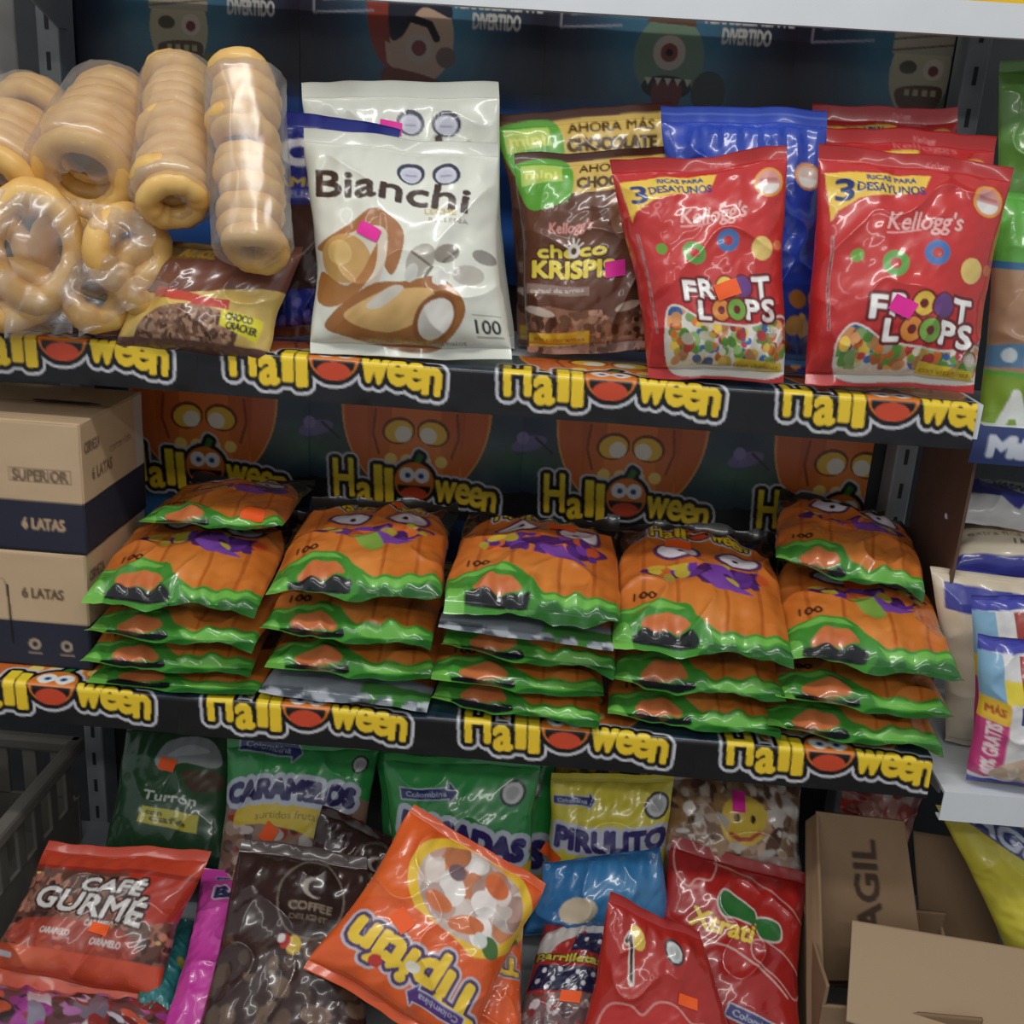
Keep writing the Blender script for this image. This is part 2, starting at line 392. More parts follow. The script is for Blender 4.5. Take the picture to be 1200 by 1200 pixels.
# ================================================================ halloween posters
YEL = (246, 226, 40); BLK = (16, 15, 18)
def logo(cv, cx, cy, w, plain=False, top=1.0):
    h = w*.185
    lets = [('H', -.425, .02, .13, 1.32), ('a', -.30, .07, .095, 1.02), ('l', -.215, .04, .045, 1.25), ('l', -.15, .06, .045, 1.25),
            ('w', .19, .02, .14, 1.05), ('e', .295, .03, .09, 1.0), ('e', .375, .045, .085, 1.0), ('n', .455, .07, .085, 1.0)]
    m = cv.m()
    for ch, x, y, ww, hh in lets:
        m |= cv.tmask(ch, cx+x*w, cy+y*w*.9+(.012*w if ch in 'aweon' else 0), ww*w*.86, h*hh, bold=.007*w, rot=(-.06 if x < 0 else .05))
    pk = cv.emask(cx, cy+.02*w, .118*w, .118*w)
    st = cv.pmask([(cx-.01*w, cy-.09*w), (cx+.02*w, cy-.16*w), (cx+.05*w, cy-.14*w), (cx+.03*w, cy-.09*w)])
    allm = m | pk | st
    cv.put(dil(allm, .036*w*cv.k), (205, 205, 212)); cv.put(dil(allm, .023*w*cv.k), BLK)
    g = np.clip((cv.Y-cy)/(h)+.5, 0, 1)[..., None]
    cv.put(m, (1-g)*np.array(YEL)+g*np.array((250, 206, 30)))
    cv.put(st, (50, 120, 40)); cv.put(pk, (226, 120, 28))
    cv.ell(cx, cy+.05*w, .10*w, .075*w, BLK)
    cv.put(cv.emask(cx, cy+.035*w, .115*w, .05*w) & (cv.Y < cy+.045*w), (226, 120, 28))
    cv.ell(cx, cy+.095*w, .078*w, .042*w, (222, 70, 36))
    for sx in (-1, 1):
        cv.ell(cx+sx*.045*w, cy-.02*w, .046*w, .046*w, (240, 240, 235)); cv.ell(cx+sx*.04*w, cy-.018*w, .018*w, .018*w, (60, 110, 190))
        cv.ell(cx+sx*.04*w, cy-.018*w, .008*w, .008*w, BLK)
def big_pumpkin(cv, cx, cy, u):
    """glowing jack-o'-lantern; eyes at cy"""
    cv.glow(cx, cy, .62*u, .55*u, (150, 110, 50), .55)
    m = cv.emask(cx, cy-.12*u, .36*u, .46*u); cv.put(dil(m, .008*cv.k), (236, 170, 80)); cv.put(m, (240, 122, 48))
    for dx, rx in ((-.28, .07), (.28, .07), (-.18, .06), (.18, .06)):
        mm = cv.emask(cx+dx*u, cy-.1*u, rx*u, .40*u) & m
        cv.put(mm, (196, 84, 28), .55)
    cv.glow(cx, cy+.15*u, .32*u, .22*u, (240, 140, 40), .6)
    for sx in (-1, 1):
        cv.ell(cx+sx*.085*u, cy, .082*u, .068*u, (120, 52, 14), rot=sx*.25); cv.ell(cx+sx*.083*u, cy+.004*u, .070*u, .056*u, (246, 196, 50), rot=sx*.25)
        cv.ell(cx+sx*.062*u, cy+.016*u, .042*u, .040*u, (246, 240, 220), rot=sx*.6)
    for sx in (-1, 1): cv.line([(cx+sx*.2*u, cy-.1*u), (cx+sx*.21*u, cy+.02*u), (cx+sx*.18*u, cy+.12*u)], .012, (130, 50, 14), .8)
    for dx in (-.12, -.04, .05, .13): cv.ell(cx+dx*u, cy+.145*u, .03*u, .03*u, (250, 214, 110))
def poster_art(cv, yl, blue=True):
    """one period of the pumpkin poster; yl = y of the logo centre"""
    cv.a[:] = (18, 22, 36)
    cv.glow(.5, yl-.30, .9, .5, (32, 92, 134), .95, .6); cv.glow(.02, yl-.12, .25, .14, (60, 116, 84), .8); cv.glow(.98, yl-.12, .25, .14, (60, 116, 84), .8)
    for cx in (.03, 1.03):
        cv.ell(cx, yl-.21, .085, .035, (104, 102, 170), rot=-.3); cv.ell(cx-.03, yl-.235, .03, .03, (130, 126, 190)); cv.line([(cx+.03, yl-.24), (cx+.11, yl-.17)], .012, (30, 28, 60))
    cv.mottle(26, 7, 3)
    big_pumpkin(cv, .5, yl-.225, .95)
    cv.put(cv.Y > yl+.02+.02*np.sin(cv.X*9), BLK, .96)
    if blue:
        cv.put(cv.Y > yl+.19, (20, 44, 84)); cv.glow(.12, yl+.25, .55, .12, (64, 156, 240), .98, .7)
    logo(cv, .5, yl, .79)
M_poster = film('poster_paper', .32, .15, .02)

def sheet_mesh(name, cv, P):
    nv, nu = P.shape[:2]
    return mesh_np(name, P.reshape(-1, 3), grid_faces(nv, nu), cv.sample(nv, nu).reshape(-1, 3), M_poster)
PW = .32
# strips folded over the shelf fronts
def strip(name, label, z, yf, xs, x_end, drop, seedz):
    t = thing(name, label, 'poster', (xs[0], yf, z))
    top = .10; cy = -.011; asp = (top+drop)/PW
    cv = Cv(asp, 460); poster_art(cv, (top+cy)/PW, False)
    nu, nv = 190, int(190*asp); r = .007
    s = np.linspace(0, top+drop, nv)
    def path(s):
        a = top-r; L = r*math.pi/2; y = np.empty_like(s); zz = np.empty_like(s)
        i = s < a; y[i] = top-s[i]; zz[i] = .0012
        j = (s >= a) & (s < a+L); th = (s[j]-a)/r; y[j] = r-r*np.sin(th)-.0; zz[j] = .0012-r*(1-np.cos(th))
        k = s >= a+L; y[k] = 0; zz[k] = .0012-r-(s[k]-a-L); return y-.0035, zz
    y, zz = path(s)
    u = np.linspace(-.5, .5, nu)*PW
    me = None
    for i, x in enumerate(xs):
        x0, x1 = x-PW/2, x+PW/2
        n = nu
        if x1 > x_end: n = max(20, int(nu*(x_end-x0)/PW))
        uu = u[:n]
        front = np.clip(-zz/drop, 0, 1)
        bump = (front[:, None]*(.0022+.006*fbm(uu[None]*14+i*7, zz[:, None]*18, seedz+i)))
        P = np.stack([np.broadcast_to(uu[None]+x-xs[0], (nv, n)), y[:, None]-bump, np.broadcast_to(zz[:, None], (nv, n))], -1)
        col = cv.sample(nv, nu)[:, :n]
        link('poster_sheet', mesh_np('poster_sheet', P.reshape(-1, 3), grid_faces(nv, n), col.reshape(-1, 3), M_poster), t)
    return t
strip('shelf_edge_poster', 'black pumpkin lettered poster folded over the edge under the snack bags', Z1, 0, [-.587+.32*k for k in range(4)], .468, .050, 3)
strip('shelf_edge_poster', 'black pumpkin lettered poster folded over the edge under the pumpkin bags', Z2, Y2, [-.606+.32*k for k in range(4)], .478, .049, 6)
# wall poster behind the pumpkin bags
def wall_poster():
    zl = .928; up, dn = .20, .21; asp = (up+dn)/PW; yl = up/PW
    t = thing('wall_poster', 'row of glowing jack-o-lantern posters behind the pumpkin bags', 'poster', (-.5345, .3305, zl-dn))
    cv = Cv(asp, 420); poster_art(cv, yl); nu = 180; nv = int(nu*asp)
    u = np.linspace(-.5, .5, nu)*PW; zz = np.linspace(up+dn, 0, nv)
    for i in range(4):
        n = nu if i < 3 else int(nu*.6)
        P = np.stack([np.broadcast_to(u[None, :n]+PW*i, (nv, n)), .004*fbm(u[None, :n]*9+i*5, zz[:, None]*7, i)+.001*i, np.broadcast_to(zz[:, None], (nv, n))], -1)
        link('poster_sheet', mesh_np('poster_sheet', P.reshape(-1, 3), grid_faces(nv, n), cv.sample(nv, nu)[:, :n].reshape(-1, 3), M_poster), t)
wall_poster()

# upper poster with generic monsters
def monster_art(cv, kind, zc):
    cv.a[:] = (40, 38, 54)
    cv.glow(.5, zc+.02, .48, .42, (70, 146, 176), .95, .6); cv.glow(.0, zc, .3, .5, (30, 22, 40), .7); cv.glow(1, zc, .3, .5, (30, 22, 40), .7)
    m = cv.Y > zc+.17; cv.put(m, (34, 100, 196), np.clip((cv.Y-zc-.15)/.1, 0, 1)*.9)
    cv.mottle(24, 5, kind)
    skin = [(190, 178, 142), (206, 168, 140), (112, 138, 112)][kind]; dark = tuple(int(c*.45) for c in skin)
    c0, y0 = .5, zc
    if kind == 0:   # bandaged zombie
        cv.ell(c0, y0, .12, .17, skin); cv.rect(c0-.12, y0-.20, c0+.12, y0-.07, (172, 160, 138))
        for k in range(3): cv.line([(c0-.12, y0-.16+.04*k), (c0+.12, y0-.19+.04*k)], .008, (110, 98, 84))
        cv.ell(c0-.05, y0-.02, .035, .025, dark); cv.ell(c0+.05, y0-.015, .04, .04, (214, 196, 176)); cv.ell(c0+.05, y0-.01, .02, .02, (130, 40, 36))
        cv.poly([(c0-.08, y0+.06), (c0+.09, y0+.05), (c0+.07, y0+.14), (c0-.05, y0+.14)], (96, 60, 30), sm=True)
        for k in range(4): cv.rect(c0-.05+.035*k, y0+.06, c0-.03+.035*k, y0+.085, (190, 178, 120))
        cv.ell(c0+.16, y0+.13, .07, .04, (110, 124, 66), rot=.4)
    elif kind == 1:  # big-eared count with a red collar
        cv.poly([(c0-.22, y0-.16), (c0-.10, y0-.1), (c0-.12, y0+.1), (c0-.2, y0+.02)], (158, 60, 44), sm=True)
        cv.ell(c0, y0-.02, .13, .17, skin); cv.poly([(c0-.13, y0-.02), (c0-.12, y0-.2), (c0+.06, y0-.23), (c0+.12, y0-.1), (c0, y0-.13), (c0-.08, y0-.02)], (44, 44, 62), sm=True)
        cv.line([(c0-.05, y0-.09), (c0+.03, y0-.07), (c0+.06, y0-.02)], .03, (40, 36, 42)); cv.ell(c0-.01, y0+.02, .055, .055, (198, 180, 164)); cv.ell(c0-.01, y0+.02, .03, .03, (140, 56, 50))
        cv.poly([(c0-.15, y0), (c0-.1, y0+.02), (c0-.09, y0+.12), (c0-.14, y0+.08)], skin); cv.ell(c0+.1, y0+.05, .04, .04, (120, 96, 86))
        cv.poly([(c0-.14, y0+.1), (c0+.1, y0+.15), (c0+.02, y0+.22), (c0-.14, y0+.2)], (130, 50, 40), sm=True)
    else:            # one-eyed green monster
        cv.ell(c0, y0, .14, .16, skin); cv.poly([(c0-.1, y0-.13), (c0-.06, y0-.24), (c0, y0-.16), (c0+.06, y0-.24), (c0+.1, y0-.12)], (104, 70, 50))
        cv.ell(c0, y0-.02, .065, .065, (196, 178, 160)); cv.ell(c0, y0-.02, .035, .035, (140, 64, 50)); cv.ell(c0, y0-.02, .014, .014, BLK)
        cv.ell(c0, y0+.11, .1, .045, (36, 26, 30)); cv.poly([(c0-.05, y0+.1), (c0+.06, y0+.1), (c0+.04, y0+.2), (c0-.04, y0+.2)], (128, 40, 40), sm=True)
        for k in range(5): cv.poly([(c0-.09+.04*k, y0+.075), (c0-.06+.04*k, y0+.075), (c0-.075+.04*k, y0+.105)], (206, 200, 170))
        cv.ell(c0+.17, y0+.12, .07, .08, (60, 72, 66))
    tm = cv.tmask('TERRIBLEMENTE', .80, zc-.165, .36, .055, bold=.002); tm |= cv.tmask('DIVERTIDO', .80, zc-.095, .19, .06, bold=.002)
    cv.put(tm, (196, 190, 180))
    cv.line([(.06, zc-.19), (.06, zc-.09), (.30, zc-.11)], .010, (150, 146, 156), .8); cv.line([(.10, zc-.14), (.32, zc-.17)], .010, (150, 146, 156), .6)
def upper_poster():
    pw = .33; zc = 1.535; up, dn = .10, .31; asp = (up+dn)/pw
    t = thing('wall_poster', 'dark monster poster behind the snack and cereal bags', 'poster', (-.555, .3305, zc-dn))
    nu = 230; nv = int(nu*asp); u = np.linspace(-.5, .5, nu)*pw; zz = np.linspace(up+dn, 0, nv)
    for i, kd in enumerate((0, 1, 2, 0)):
        cv = Cv(asp, 500); monster_art(cv, kd, up/pw)
        n = nu if i < 3 else int(nu*.62)
        P = np.stack([np.broadcast_to(u[None, :n]+pw*i, (nv, n)), .004*fbm(u[None, :n]*9+i*3, zz[:, None]*7, i+2)+.001*i, np.broadcast_to(zz[:, None], (nv, n))], -1)
        link('poster_sheet', mesh_np('poster_sheet', P.reshape(-1, 3), grid_faces(nv, n), cv.sample(nv, nu)[:, :n].reshape(-1, 3), M_poster), t)
upper_poster()
# ================================================================ snack shelf: bags
def quad(tl, tr, br, bl, yb=None, lean=.05, z=Z1+.004, ybr=None):
    """bag corners from picture points: the bottom stands on the shelf at depth yb, the top leans back"""
    if yb is None: yb = min(max(.5*(atz(*bl, z)[1]+atz(*br, z)[1]), -.004), .25)
    B = [at(*bl, yb), at(*br, yb)]
    for b in B: b[2] = max(b[2], z)
    return [at(*tl, yb+lean), at(*tr, yb+lean), B[1], B[0]]

def art_bianchi(cv):
    A = cv.asp; cv.a[:] = (226, 228, 214); cv.mottle(10, 5, 4)
    cv.glow(.5, .02, .8, .25, (205, 206, 196), .6)
    brown = (168, 104, 46); tan = (206, 158, 86)
    cv.poly([(.03, .60), (.2, .50), (.36, .42), (.5, .48), (.52, .58), (.44, .74), (.36, .62), (.3, .55), (.1, .62)], (176, 112, 62), sm=True)
    cv.poly([(.06, .64), (.25, .53), (.42, .52), (.42, .66), (.33, .84), (.2, .95), (.1, .82)], (222, 206, 184), sm=True)
    cv.ell(.19, .66, .14, .12, tan); cv.ell(.16, .63, .07, .06, (226, 186, 110)); cv.poly([(.04, .72), (.2, .79), (.34, .64), (.38, .60), (.33, .75), (.16, .88), (.03, .86)], (180, 116, 54), sm=True)
    cv.poly([(.12, .92), (.3, .80), (.52, .76), (.70, .74), (.80, .86), (.74, .98), (.58, 1.08), (.36, 1.06), (.10, 1.0)], brown, sm=True)
    cv.poly([(.18, .93), (.36, .83), (.56, .79), (.66, .82), (.52, .96), (.34, 1.0)], (222, 176, 104), sm=True)
    cv.ell(.64, .93, .14, .085, (150, 88, 40), rot=-.75); cv.ell(.645, .93, .115, .068, (226, 222, 212), rot=-.75)
    cv.poly([(.30, .88), (.44, .79), (.50, .80), (.36, .90)], (206, 196, 182), sm=True)
    for x, y, r, c in ((.60, .66, .10, (176, 170, 156)), (.74, .62, .07, (150, 142, 128)), (.84, .72, .08, (190, 184, 172)), (.93, .62, .06, (150, 146, 138)), (.70, .74, .05, (214, 212, 204)), (.55, .72, .05, (206, 204, 196))):
        cv.ell(x, y, r, r*.62, c, rot=.5+x*3)
    cv.line([(.56, .62), (.66, .69), (.62, .74)], .014, (120, 110, 98)); cv.line([(.72, .66), (.80, .60)], .014, (110, 104, 96))
    for x, y in ((.56, .20), (.74, .20)):
        cv.ell(x, y, .072, .062, (52, 56, 78)); cv.ell(x, y+.006, .054, .046, (206, 208, 220)); cv.ell(x, y+.012, .042, .034, (196, 196, 214)); cv.line([(x-.025, y+.012), (x+.025, y+.012)], .01, (150, 150, 170))
    cv.text('Bianchi', .46, .30, .80, .135, (66, 44, 34), bold=.005, rot=.07, arc=.012)
    cv.text('LECHE', .72, .405, .16, .030, (200, 176, 110), bold=.002); cv.text('RELLENA', .76, .45, .2, .026, (150, 146, 132))
    cv.text('100', .90, A-.15, .125, .065, (52, 50, 48), bold=.002); cv.line([(.83, A-.2), (.97, A-.2)], .004, (120, 118, 110)); cv.line([(.84, A-.1), (.97, A-.1)], .006, (140, 138, 128))
    cv.text('contenido neto caramelos', .52, A-.075, .52, .020, (140, 130, 108))
def art_choco(cv):
    A = cv.asp; cv.a[:] = (104, 60, 42); cv.glow(.4, .75, .8, .6, (126, 76, 54), .7); cv.mottle(14, 5, 2)
    cv.rect(0, 0, 1, .045, (82, 46, 34))
    cv.poly([(.33, .06), (1, .05), (1, .27), (.36, .29)], (224, 186, 84)); cv.text('AHORA MÁS', .66, .115, .50, .06, (86, 60, 30), bold=.004); cv.text('CHOCOLATE', .66, .215, .52, .075, (86, 60, 30), bold=.006)
    cv.poly([(.0, .08), (.33, .06), (.36, .30), (.18, .40), (.06, .38), (.0, .17)], (96, 176, 52), sm=True); cv.poly([(.04, .10), (.30, .09), (.31, .2), (.04, .24)], (186, 214, 90)); cv.text('mini', .17, .16, .2, .06, (240, 240, 120), bold=.004)
    cv.text('Kellogg\'s', .36, .52, .30, .075, (226, 150, 140), bold=.003, slant=.2, rot=-.08)
    ol = [(.012, (70, 38, 28))]
    cv.text('choco', .37, .685, .50, .085, (248, 222, 70), ol, bold=.006); cv.ell(.385, .685, .045, .05, (236, 230, 214)); cv.ell(.385, .685, .02, .024, (104, 60, 42))
    for k in range(5):
        a = -2.6+.5*k; cv.line([(.385+.05*math.cos(a), .685+.055*math.sin(a)), (.385+.08*math.cos(a), .685+.085*math.sin(a))], .012, (236, 230, 214))
    cv.text('KRISPIS', .38, .81, .60, .115, (248, 222, 70), ol, bold=.007, rot=.03)
    cv.poly([(.03, .90), (.5, .94), (.5, 1.0), (.03, .97)], (152, 124, 112)); cv.text('cereal de arroz', .26, .953, .40, .03, (220, 206, 196))
    cv.poly([(.60, .35), (.80, .30), (.9, .55), (.7, .62)], (146, 98, 66), sm=True)
    cv.poly([(0, 1.08), (.2, 1.06), (.42, 1.10), (.6, 1.16), (.85, 1.1), (1, 1.16), (1, A), (0, A)], (168, 116, 92), sm=False)
    m = cv.Y > 1.10; cv.blobs(m, [(120, 76, 56), (190, 140, 116), (146, 96, 72), (96, 56, 40)], 160, .012, .035, 5)
    cv.ell(.12, 1.10, .12, .03, (226, 206, 192), rot=.2); cv.ell(.8, 1.08, .1, .03, (206, 176, 156), rot=-.3)
    cv.poly([(.02, A-.14), (.52, A-.16), (.52, A-.07), (.02, A-.05)], (232, 192, 44)); cv.text('sin colorantes', .27, A-.105, .42, .03, (150, 110, 20))
def art_froot(cv):
    A = cv.asp; cv.a[:] = (206, 40, 40); cv.glow(.55, .55, .7, .5, (222, 54, 50), .8); cv.mottle(10, 4, 7)
    cv.rect(0, 0, 1, .07, (196, 40, 40)); cv.text('Kellogg', .62, .055, .12, .03, (232, 120, 120), slant=.3)
    cv.poly([(.03, .155), (.58, .125), (.55, .20), (.50, .235), (.36, .255), (.2, .29), (.09, .36), (.06, .42)], (244, 200, 62))
    cv.text('3', .125, .245, .085, .115, (40, 60, 130), bold=.005); cv.text('RICAS PARA', .37, .165, .26, .03, (70, 80, 130), bold=.002, rot=-.03); cv.text('DESAYUNOS', .365, .222, .36, .05, (40, 60, 130), bold=.003, rot=-.03)
    cv.text("Kellogg's", .55, .385, .40, .10, (244, 176, 170), [(.006, (186, 34, 36))], bold=.003, slant=.28, rot=-.06); cv.line([(.34, .47), (.52, .44)], .010, (240, 160, 156))
    cv.ell(.885, .225, .088, .088, (240, 160, 50)); cv.ell(.885, .225, .072, .074, (226, 150, 140)); cv.put(cv.emask(.885, .235, .066, .060) & (cv.Y > .235), (238, 232, 226)); cv.line([(.84, .21), (.93, .21)], .02, (190, 120, 120))
    # cereal loops floating in the middle of the pack
    def loop(x, y, r, c, hole=(206, 40, 40), k=.42):
        cv.ell(x, y, r, r, c); cv.ell(x, y, r*k, r*k, hole)
    loop(.20, .60, .035, (110, 170, 50), (110, 170, 50)); loop(.40, .63, .072, (96, 168, 70)); loop(.84, .62, .070, (240, 206, 110), (240, 206, 110)); loop(.62, .56, .07, (70, 120, 190)); loop(.95, .60, .03, (226, 120, 60), (226, 120, 60))
    m = cv.pmask(cv.smooth([(.17, 1.0), (.24, .97), (.40, 1.05), (.7, 1.09), (.98, 1.04), (1.0, A-.07), (.5, A-.035), (.2, A-.05), (.14, A-.2)]))
    cv.put(dil(m, .012*cv.k), (226, 222, 214)); cv.put(m, (232, 226, 214))
    cv.blobs(m & (cv.Y < A-.09), [(232, 120, 40), (96, 160, 60), (200, 60, 60), (240, 196, 70), (60, 110, 180), (214, 206, 180), (150, 190, 110), (226, 150, 90)], 130, .018, .036, 3, 1.5)
    ol = [(.018, (120, 22, 26))]; wh = (246, 244, 240)
    for tx, x, y, w, h in (('F', .335, .865, .085, .125), ('R', .445, .85, .09, .125), ('T', .815, .85, .11, .135), ('L', .42, .985, .075, .12), ('P', .745, .98, .085, .12), ('S', .855, .985, .085, .13)):
        cv.text(tx, x, y, w, h, wh, ol, bold=.006)
    for x, y, c in ((.575, .845, (240, 196, 60)), (.69, .845, (112, 62, 140)), (.53, .985, (236, 140, 50)), (.635, .985, (120, 176, 60))):
        cv.ell(x, y, .072, .075, (120, 22, 26)); cv.ell(x, y, .06, .064, c); cv.ell(x, y, .024, .026, (120, 22, 26) if c[2] < 130 else c)
    cv.poly([(.62, A-.14), (.97, A-.12), (.97, A-.065), (.62, A-.075)], (240, 206, 40)); cv.text('con vitaminas', .79, A-.10, .30, .03, (160, 130, 20))
    cv.text('210 g', .9, 1.10, .12, .035, (240, 230, 230))
    cv.line([(.075, .5), (.07, .75), (.085, A-.3)], .014, (196, 150, 150)); cv.line([(.075, .5), (.07, .75), (.085, A-.3)], .006, (120, 30, 34))
def art_froot_back_row(cv):
    art_froot(cv); cv.text('kelloggs', .62, .10, .34, .035, (214, 110, 112), slant=.2)
def art_blue(cv):
    A = cv.asp; cv.a[:] = (34, 62, 176); cv.glow(.5, .1, .7, .3, (54, 90, 214), .8); cv.glow(.2, 1.0, .5, .5, (26, 40, 120), .7); cv.mottle(20, 6, 5)
    cv.ell(.88, .42, .085, .085, (236, 150, 60)); cv.ell(.88, .42, .068, .068, (222, 190, 176)); cv.put(cv.emask(.88, .44, .06, .05) & (cv.Y > .43), (238, 234, 228))
    m = cv.Y > A*.66; cv.put(m, (30, 44, 120), .6); cv.blobs(m, [(190, 110, 40), (214, 150, 70), (40, 60, 150), (110, 60, 30)], 50, .02, .06, 8)
    cv.rect(0, A-.12, 1, A-.05, (60, 130, 200))
    cv.rect(0, .04, 1, .05, (90, 120, 220))
def art_camis(cv):
    A = cv.asp; cv.a[:] = (40, 52, 150); cv.mottle(16, 5, 6)
    cv.text('C', .23, .34, .25, .21, (222, 222, 232), bold=.020); cv.text('AMIGOS', .42, .60, .75, .085, (206, 176, 70), bold=.006); cv.rect(0, .66, .9, .76, (70, 76, 170)); cv.rect(.0, .66, .1, .76, (170, 60, 140)); cv.text('RELLENOS', .4, .71, .6, .05, (150, 156, 214), bold=.003)
    cv.rect(0, .80, 1, A*.78, (66, 42, 38)); cv.glow(.4, 1.0, .5, .3, (92, 60, 52), .8)
    cv.line([(.5, 1.1), (.3, 1.32), (.25, 1.4)], .012, (150, 140, 140)); m = (cv.Y > A*.78)
    cv.blobs(m, [(60, 62, 160), (96, 92, 190), (30, 36, 110)], 40, .02, .05, 4); cv.put((cv.Y > A-.1), (96, 46, 28))
def art_rice(cv):
    A = cv.asp; cv.a[:] = (226, 190, 96); cv.mottle(20, 6, 5)
    m = cv.Y < .36+.05*np.sin(cv.X*4+.5); cv.put(m, (126, 76, 62)); cv.mottle(26, 7, 8, m)
    cv.ell(.32, .08, .2, .08, (150, 110, 40)); cv.text('ARROZ', .40, .1, .22, .07, (206, 160, 50), bold=.006)
    cv.poly([(.22, .36), (.6, .42), (.6, .48), (.22, .43)], (214, 70, 50)); cv.rect(.5, .42, .74, .48, (214, 66, 50))
    g = cv.pmask(cv.smooth([(.16, .62), (.3, .50), (.62, .48), (.8, .56), (.78, .72), (.6, .92), (.3, .95), (.14, .84)])); cv.put(g, (150, 110, 84))
    cv.blobs(g, [(176, 132, 100), (120, 80, 60), (200, 156, 124), (96, 62, 46), (160, 116, 90)], 420, .009, .017, 6, 3)
    lime = (238, 226, 40)
    cv.poly([(.02, .74), (.16, .70), (.15, .90), (.0, .9)], lime); cv.text('70', .08, .81, .06, .05, (150, 140, 30))
    cv.poly([(.70, .48), (.95, .52), (.93, .66), (.70, .58)], lime); cv.text('CHOCO', .81, .525, .16, .045, (60, 60, 30), bold=.003, rot=.12); cv.text('CRACKER', .83, .585, .18, .045, (60, 60, 30), bold=.003, rot=.15)
    cv.poly([(.50, .72), (.92, .80), (.92, .95), (.48, .86)], lime); cv.text('SORPRESA GRATIS', .70, .825, .34, .04, (180, 166, 20), rot=.16)
    cv.rect(0, A-.09, 1, A, (110, 70, 60))

G1 = 'white praline bags'
bag('praline_bag', 'white candy bag standing behind the front white praline bag', 'candy bag', quad((358, 99), (584, 95), (600, 408), (372, 408), .135, .02), art_bianchi, .045, (210, 210, 200), seed=3, stickers=[(.46, .225, .11, .06, PINK, .15)], group=G1)
bag('praline_bag', 'white candy bag with a cut praline picture, front of its pair', 'candy bag', quad((357, 150), (582, 166), (602, 423), (362, 420), .002, .075), art_bianchi, .062, (210, 210, 200), seed=5, px=.00118, stickers=[(.335, .535, .125, .065, PINK, .5)], group=G1, wr=1.3)
bag('filled_candy_bag', 'blue and brown bag squeezed between ring snacks and white bags', 'candy bag', quad((316, 126), (470, 152), (412, 396), (316, 394), .075, .03), art_camis, .03, (30, 36, 110), seed=8)
bag('rice_cereal_bag', 'yellow and brown puffed rice bag lying under the ring snacks', 'cereal bag', [at(178, 284, .05), at(354, 292, .05), at(314, 430, -.002), at(132, 412, -.002)], art_rice, .06, (120, 80, 60), seed=9, px=.0013, wr=1.2, seal=(.05, .04))
G2 = 'brown chocolate cereal bags'
bag('choco_cereal_bag', 'brown chocolate cereal bag in the back, top band showing', 'cereal bag', quad((582, 134), (786, 119), (782, 412), (606, 412), .15, .02), art_choco, .04, (96, 56, 40), seed=11, group=G2)
bag('choco_cereal_bag', 'brown chocolate cereal bag with green corner tag and pink price sticker', 'cereal bag', quad((603, 180), (792, 172), (760, 410), (615, 416), .085, .035), art_choco, .05, (96, 56, 40), seed=13, px=.00118, stickers=[(.69, .83, .15, .11, PINK, -.1)], group=G2, wr=1.2)
G3 = 'red fruit loop cereal bags'
bag('frosted_cereal_bag', 'blue cereal bag standing between the two front red bags', 'cereal bag', quad((776, 124), (970, 128), (965, 440), (790, 436), .075, .045), art_blue, .05, (30, 40, 120), seed=15, wr=1.5)
bag('loop_cereal_bag', 'red cereal bag farthest back on the right, only its top band showing', 'cereal bag', quad((950, 122), (1122, 126), (1120, 436), (960, 430), .18, .03), art_froot_back_row, .04, (170, 36, 36), seed=17, group=G3)
bag('loop_cereal_bag', 'red cereal bag directly behind the right front red bag', 'cereal bag', quad((949, 146), (1167, 160), (1140, 450), (955, 442), .115, .03), art_froot_back_row, .045, (170, 36, 36), seed=18, group=G3)
bag('loop_cereal_bag', 'front red cereal bag with an orange price sticker', 'cereal bag', quad((714, 192), (924, 173), (920, 446), (760, 446), .0, .05), art_froot, .066, (170, 36, 36), seed=21, px=.00118, stickers=[(.585, .86, .165, .10, ORANGE, -.25)], group=G3, wr=1.25, pinch=.02)
bag('loop_cereal_bag', 'front red cereal bag with a pink price sticker', 'cereal bag', quad((960, 168), (1188, 194), (1138, 462), (944, 448), .0, .055), art_froot, .066, (170, 36, 36), seed=22, px=.00118, stickers=[(.46, .865, .14, .09, PINK, .45)], group=G3, wr=1.25, pinch=.02)

# ---------------------------------------------------------------- fried ring snacks in clear bags
M_ring = pm('fried_dough', (240, 200, 122), .40, var=.1, scale=30, bump=.3, col2=(222, 168, 84), coat=.15)
M_clear = clear_film('clear_film', (255, 252, 246), .28)
def torus_me(name, R, r, seed, ov=1.0, nu=44, nv=14):
    a, b = np.meshgrid(np.linspace(0, 2*np.pi, nu, endpoint=False), np.linspace(0, 2*np.pi, nv, endpoint=False))
    rr = r*(1+.35*fbm(np.cos(a)*2+5+seed, np.sin(a)*2+5, seed)+.18*fbm(np.cos(a)*6+9, np.sin(a)*6+np.cos(b), seed+1))
    RR = R*(1+.16*fbm(np.cos(a)+3+seed, np.sin(a)+3, seed+2))
    x = (RR+rr*np.cos(b))*np.cos(a)*ov; y = (RR+rr*np.cos(b))*np.sin(a); z = rr*np.sin(b)+.12*r*np.sin(2*a+seed)
    V = np.stack([x, y, z], -1).reshape(-1, 3); i = np.arange(nu*nv).reshape(nv, nu)
    q = np.stack([i, np.roll(i, -1, 1), np.roll(np.roll(i, -1, 0), -1, 1), np.roll(i, -1, 0)], -1).reshape(-1, 4)
    return mesh_np(name, V, q, None, M_ring)
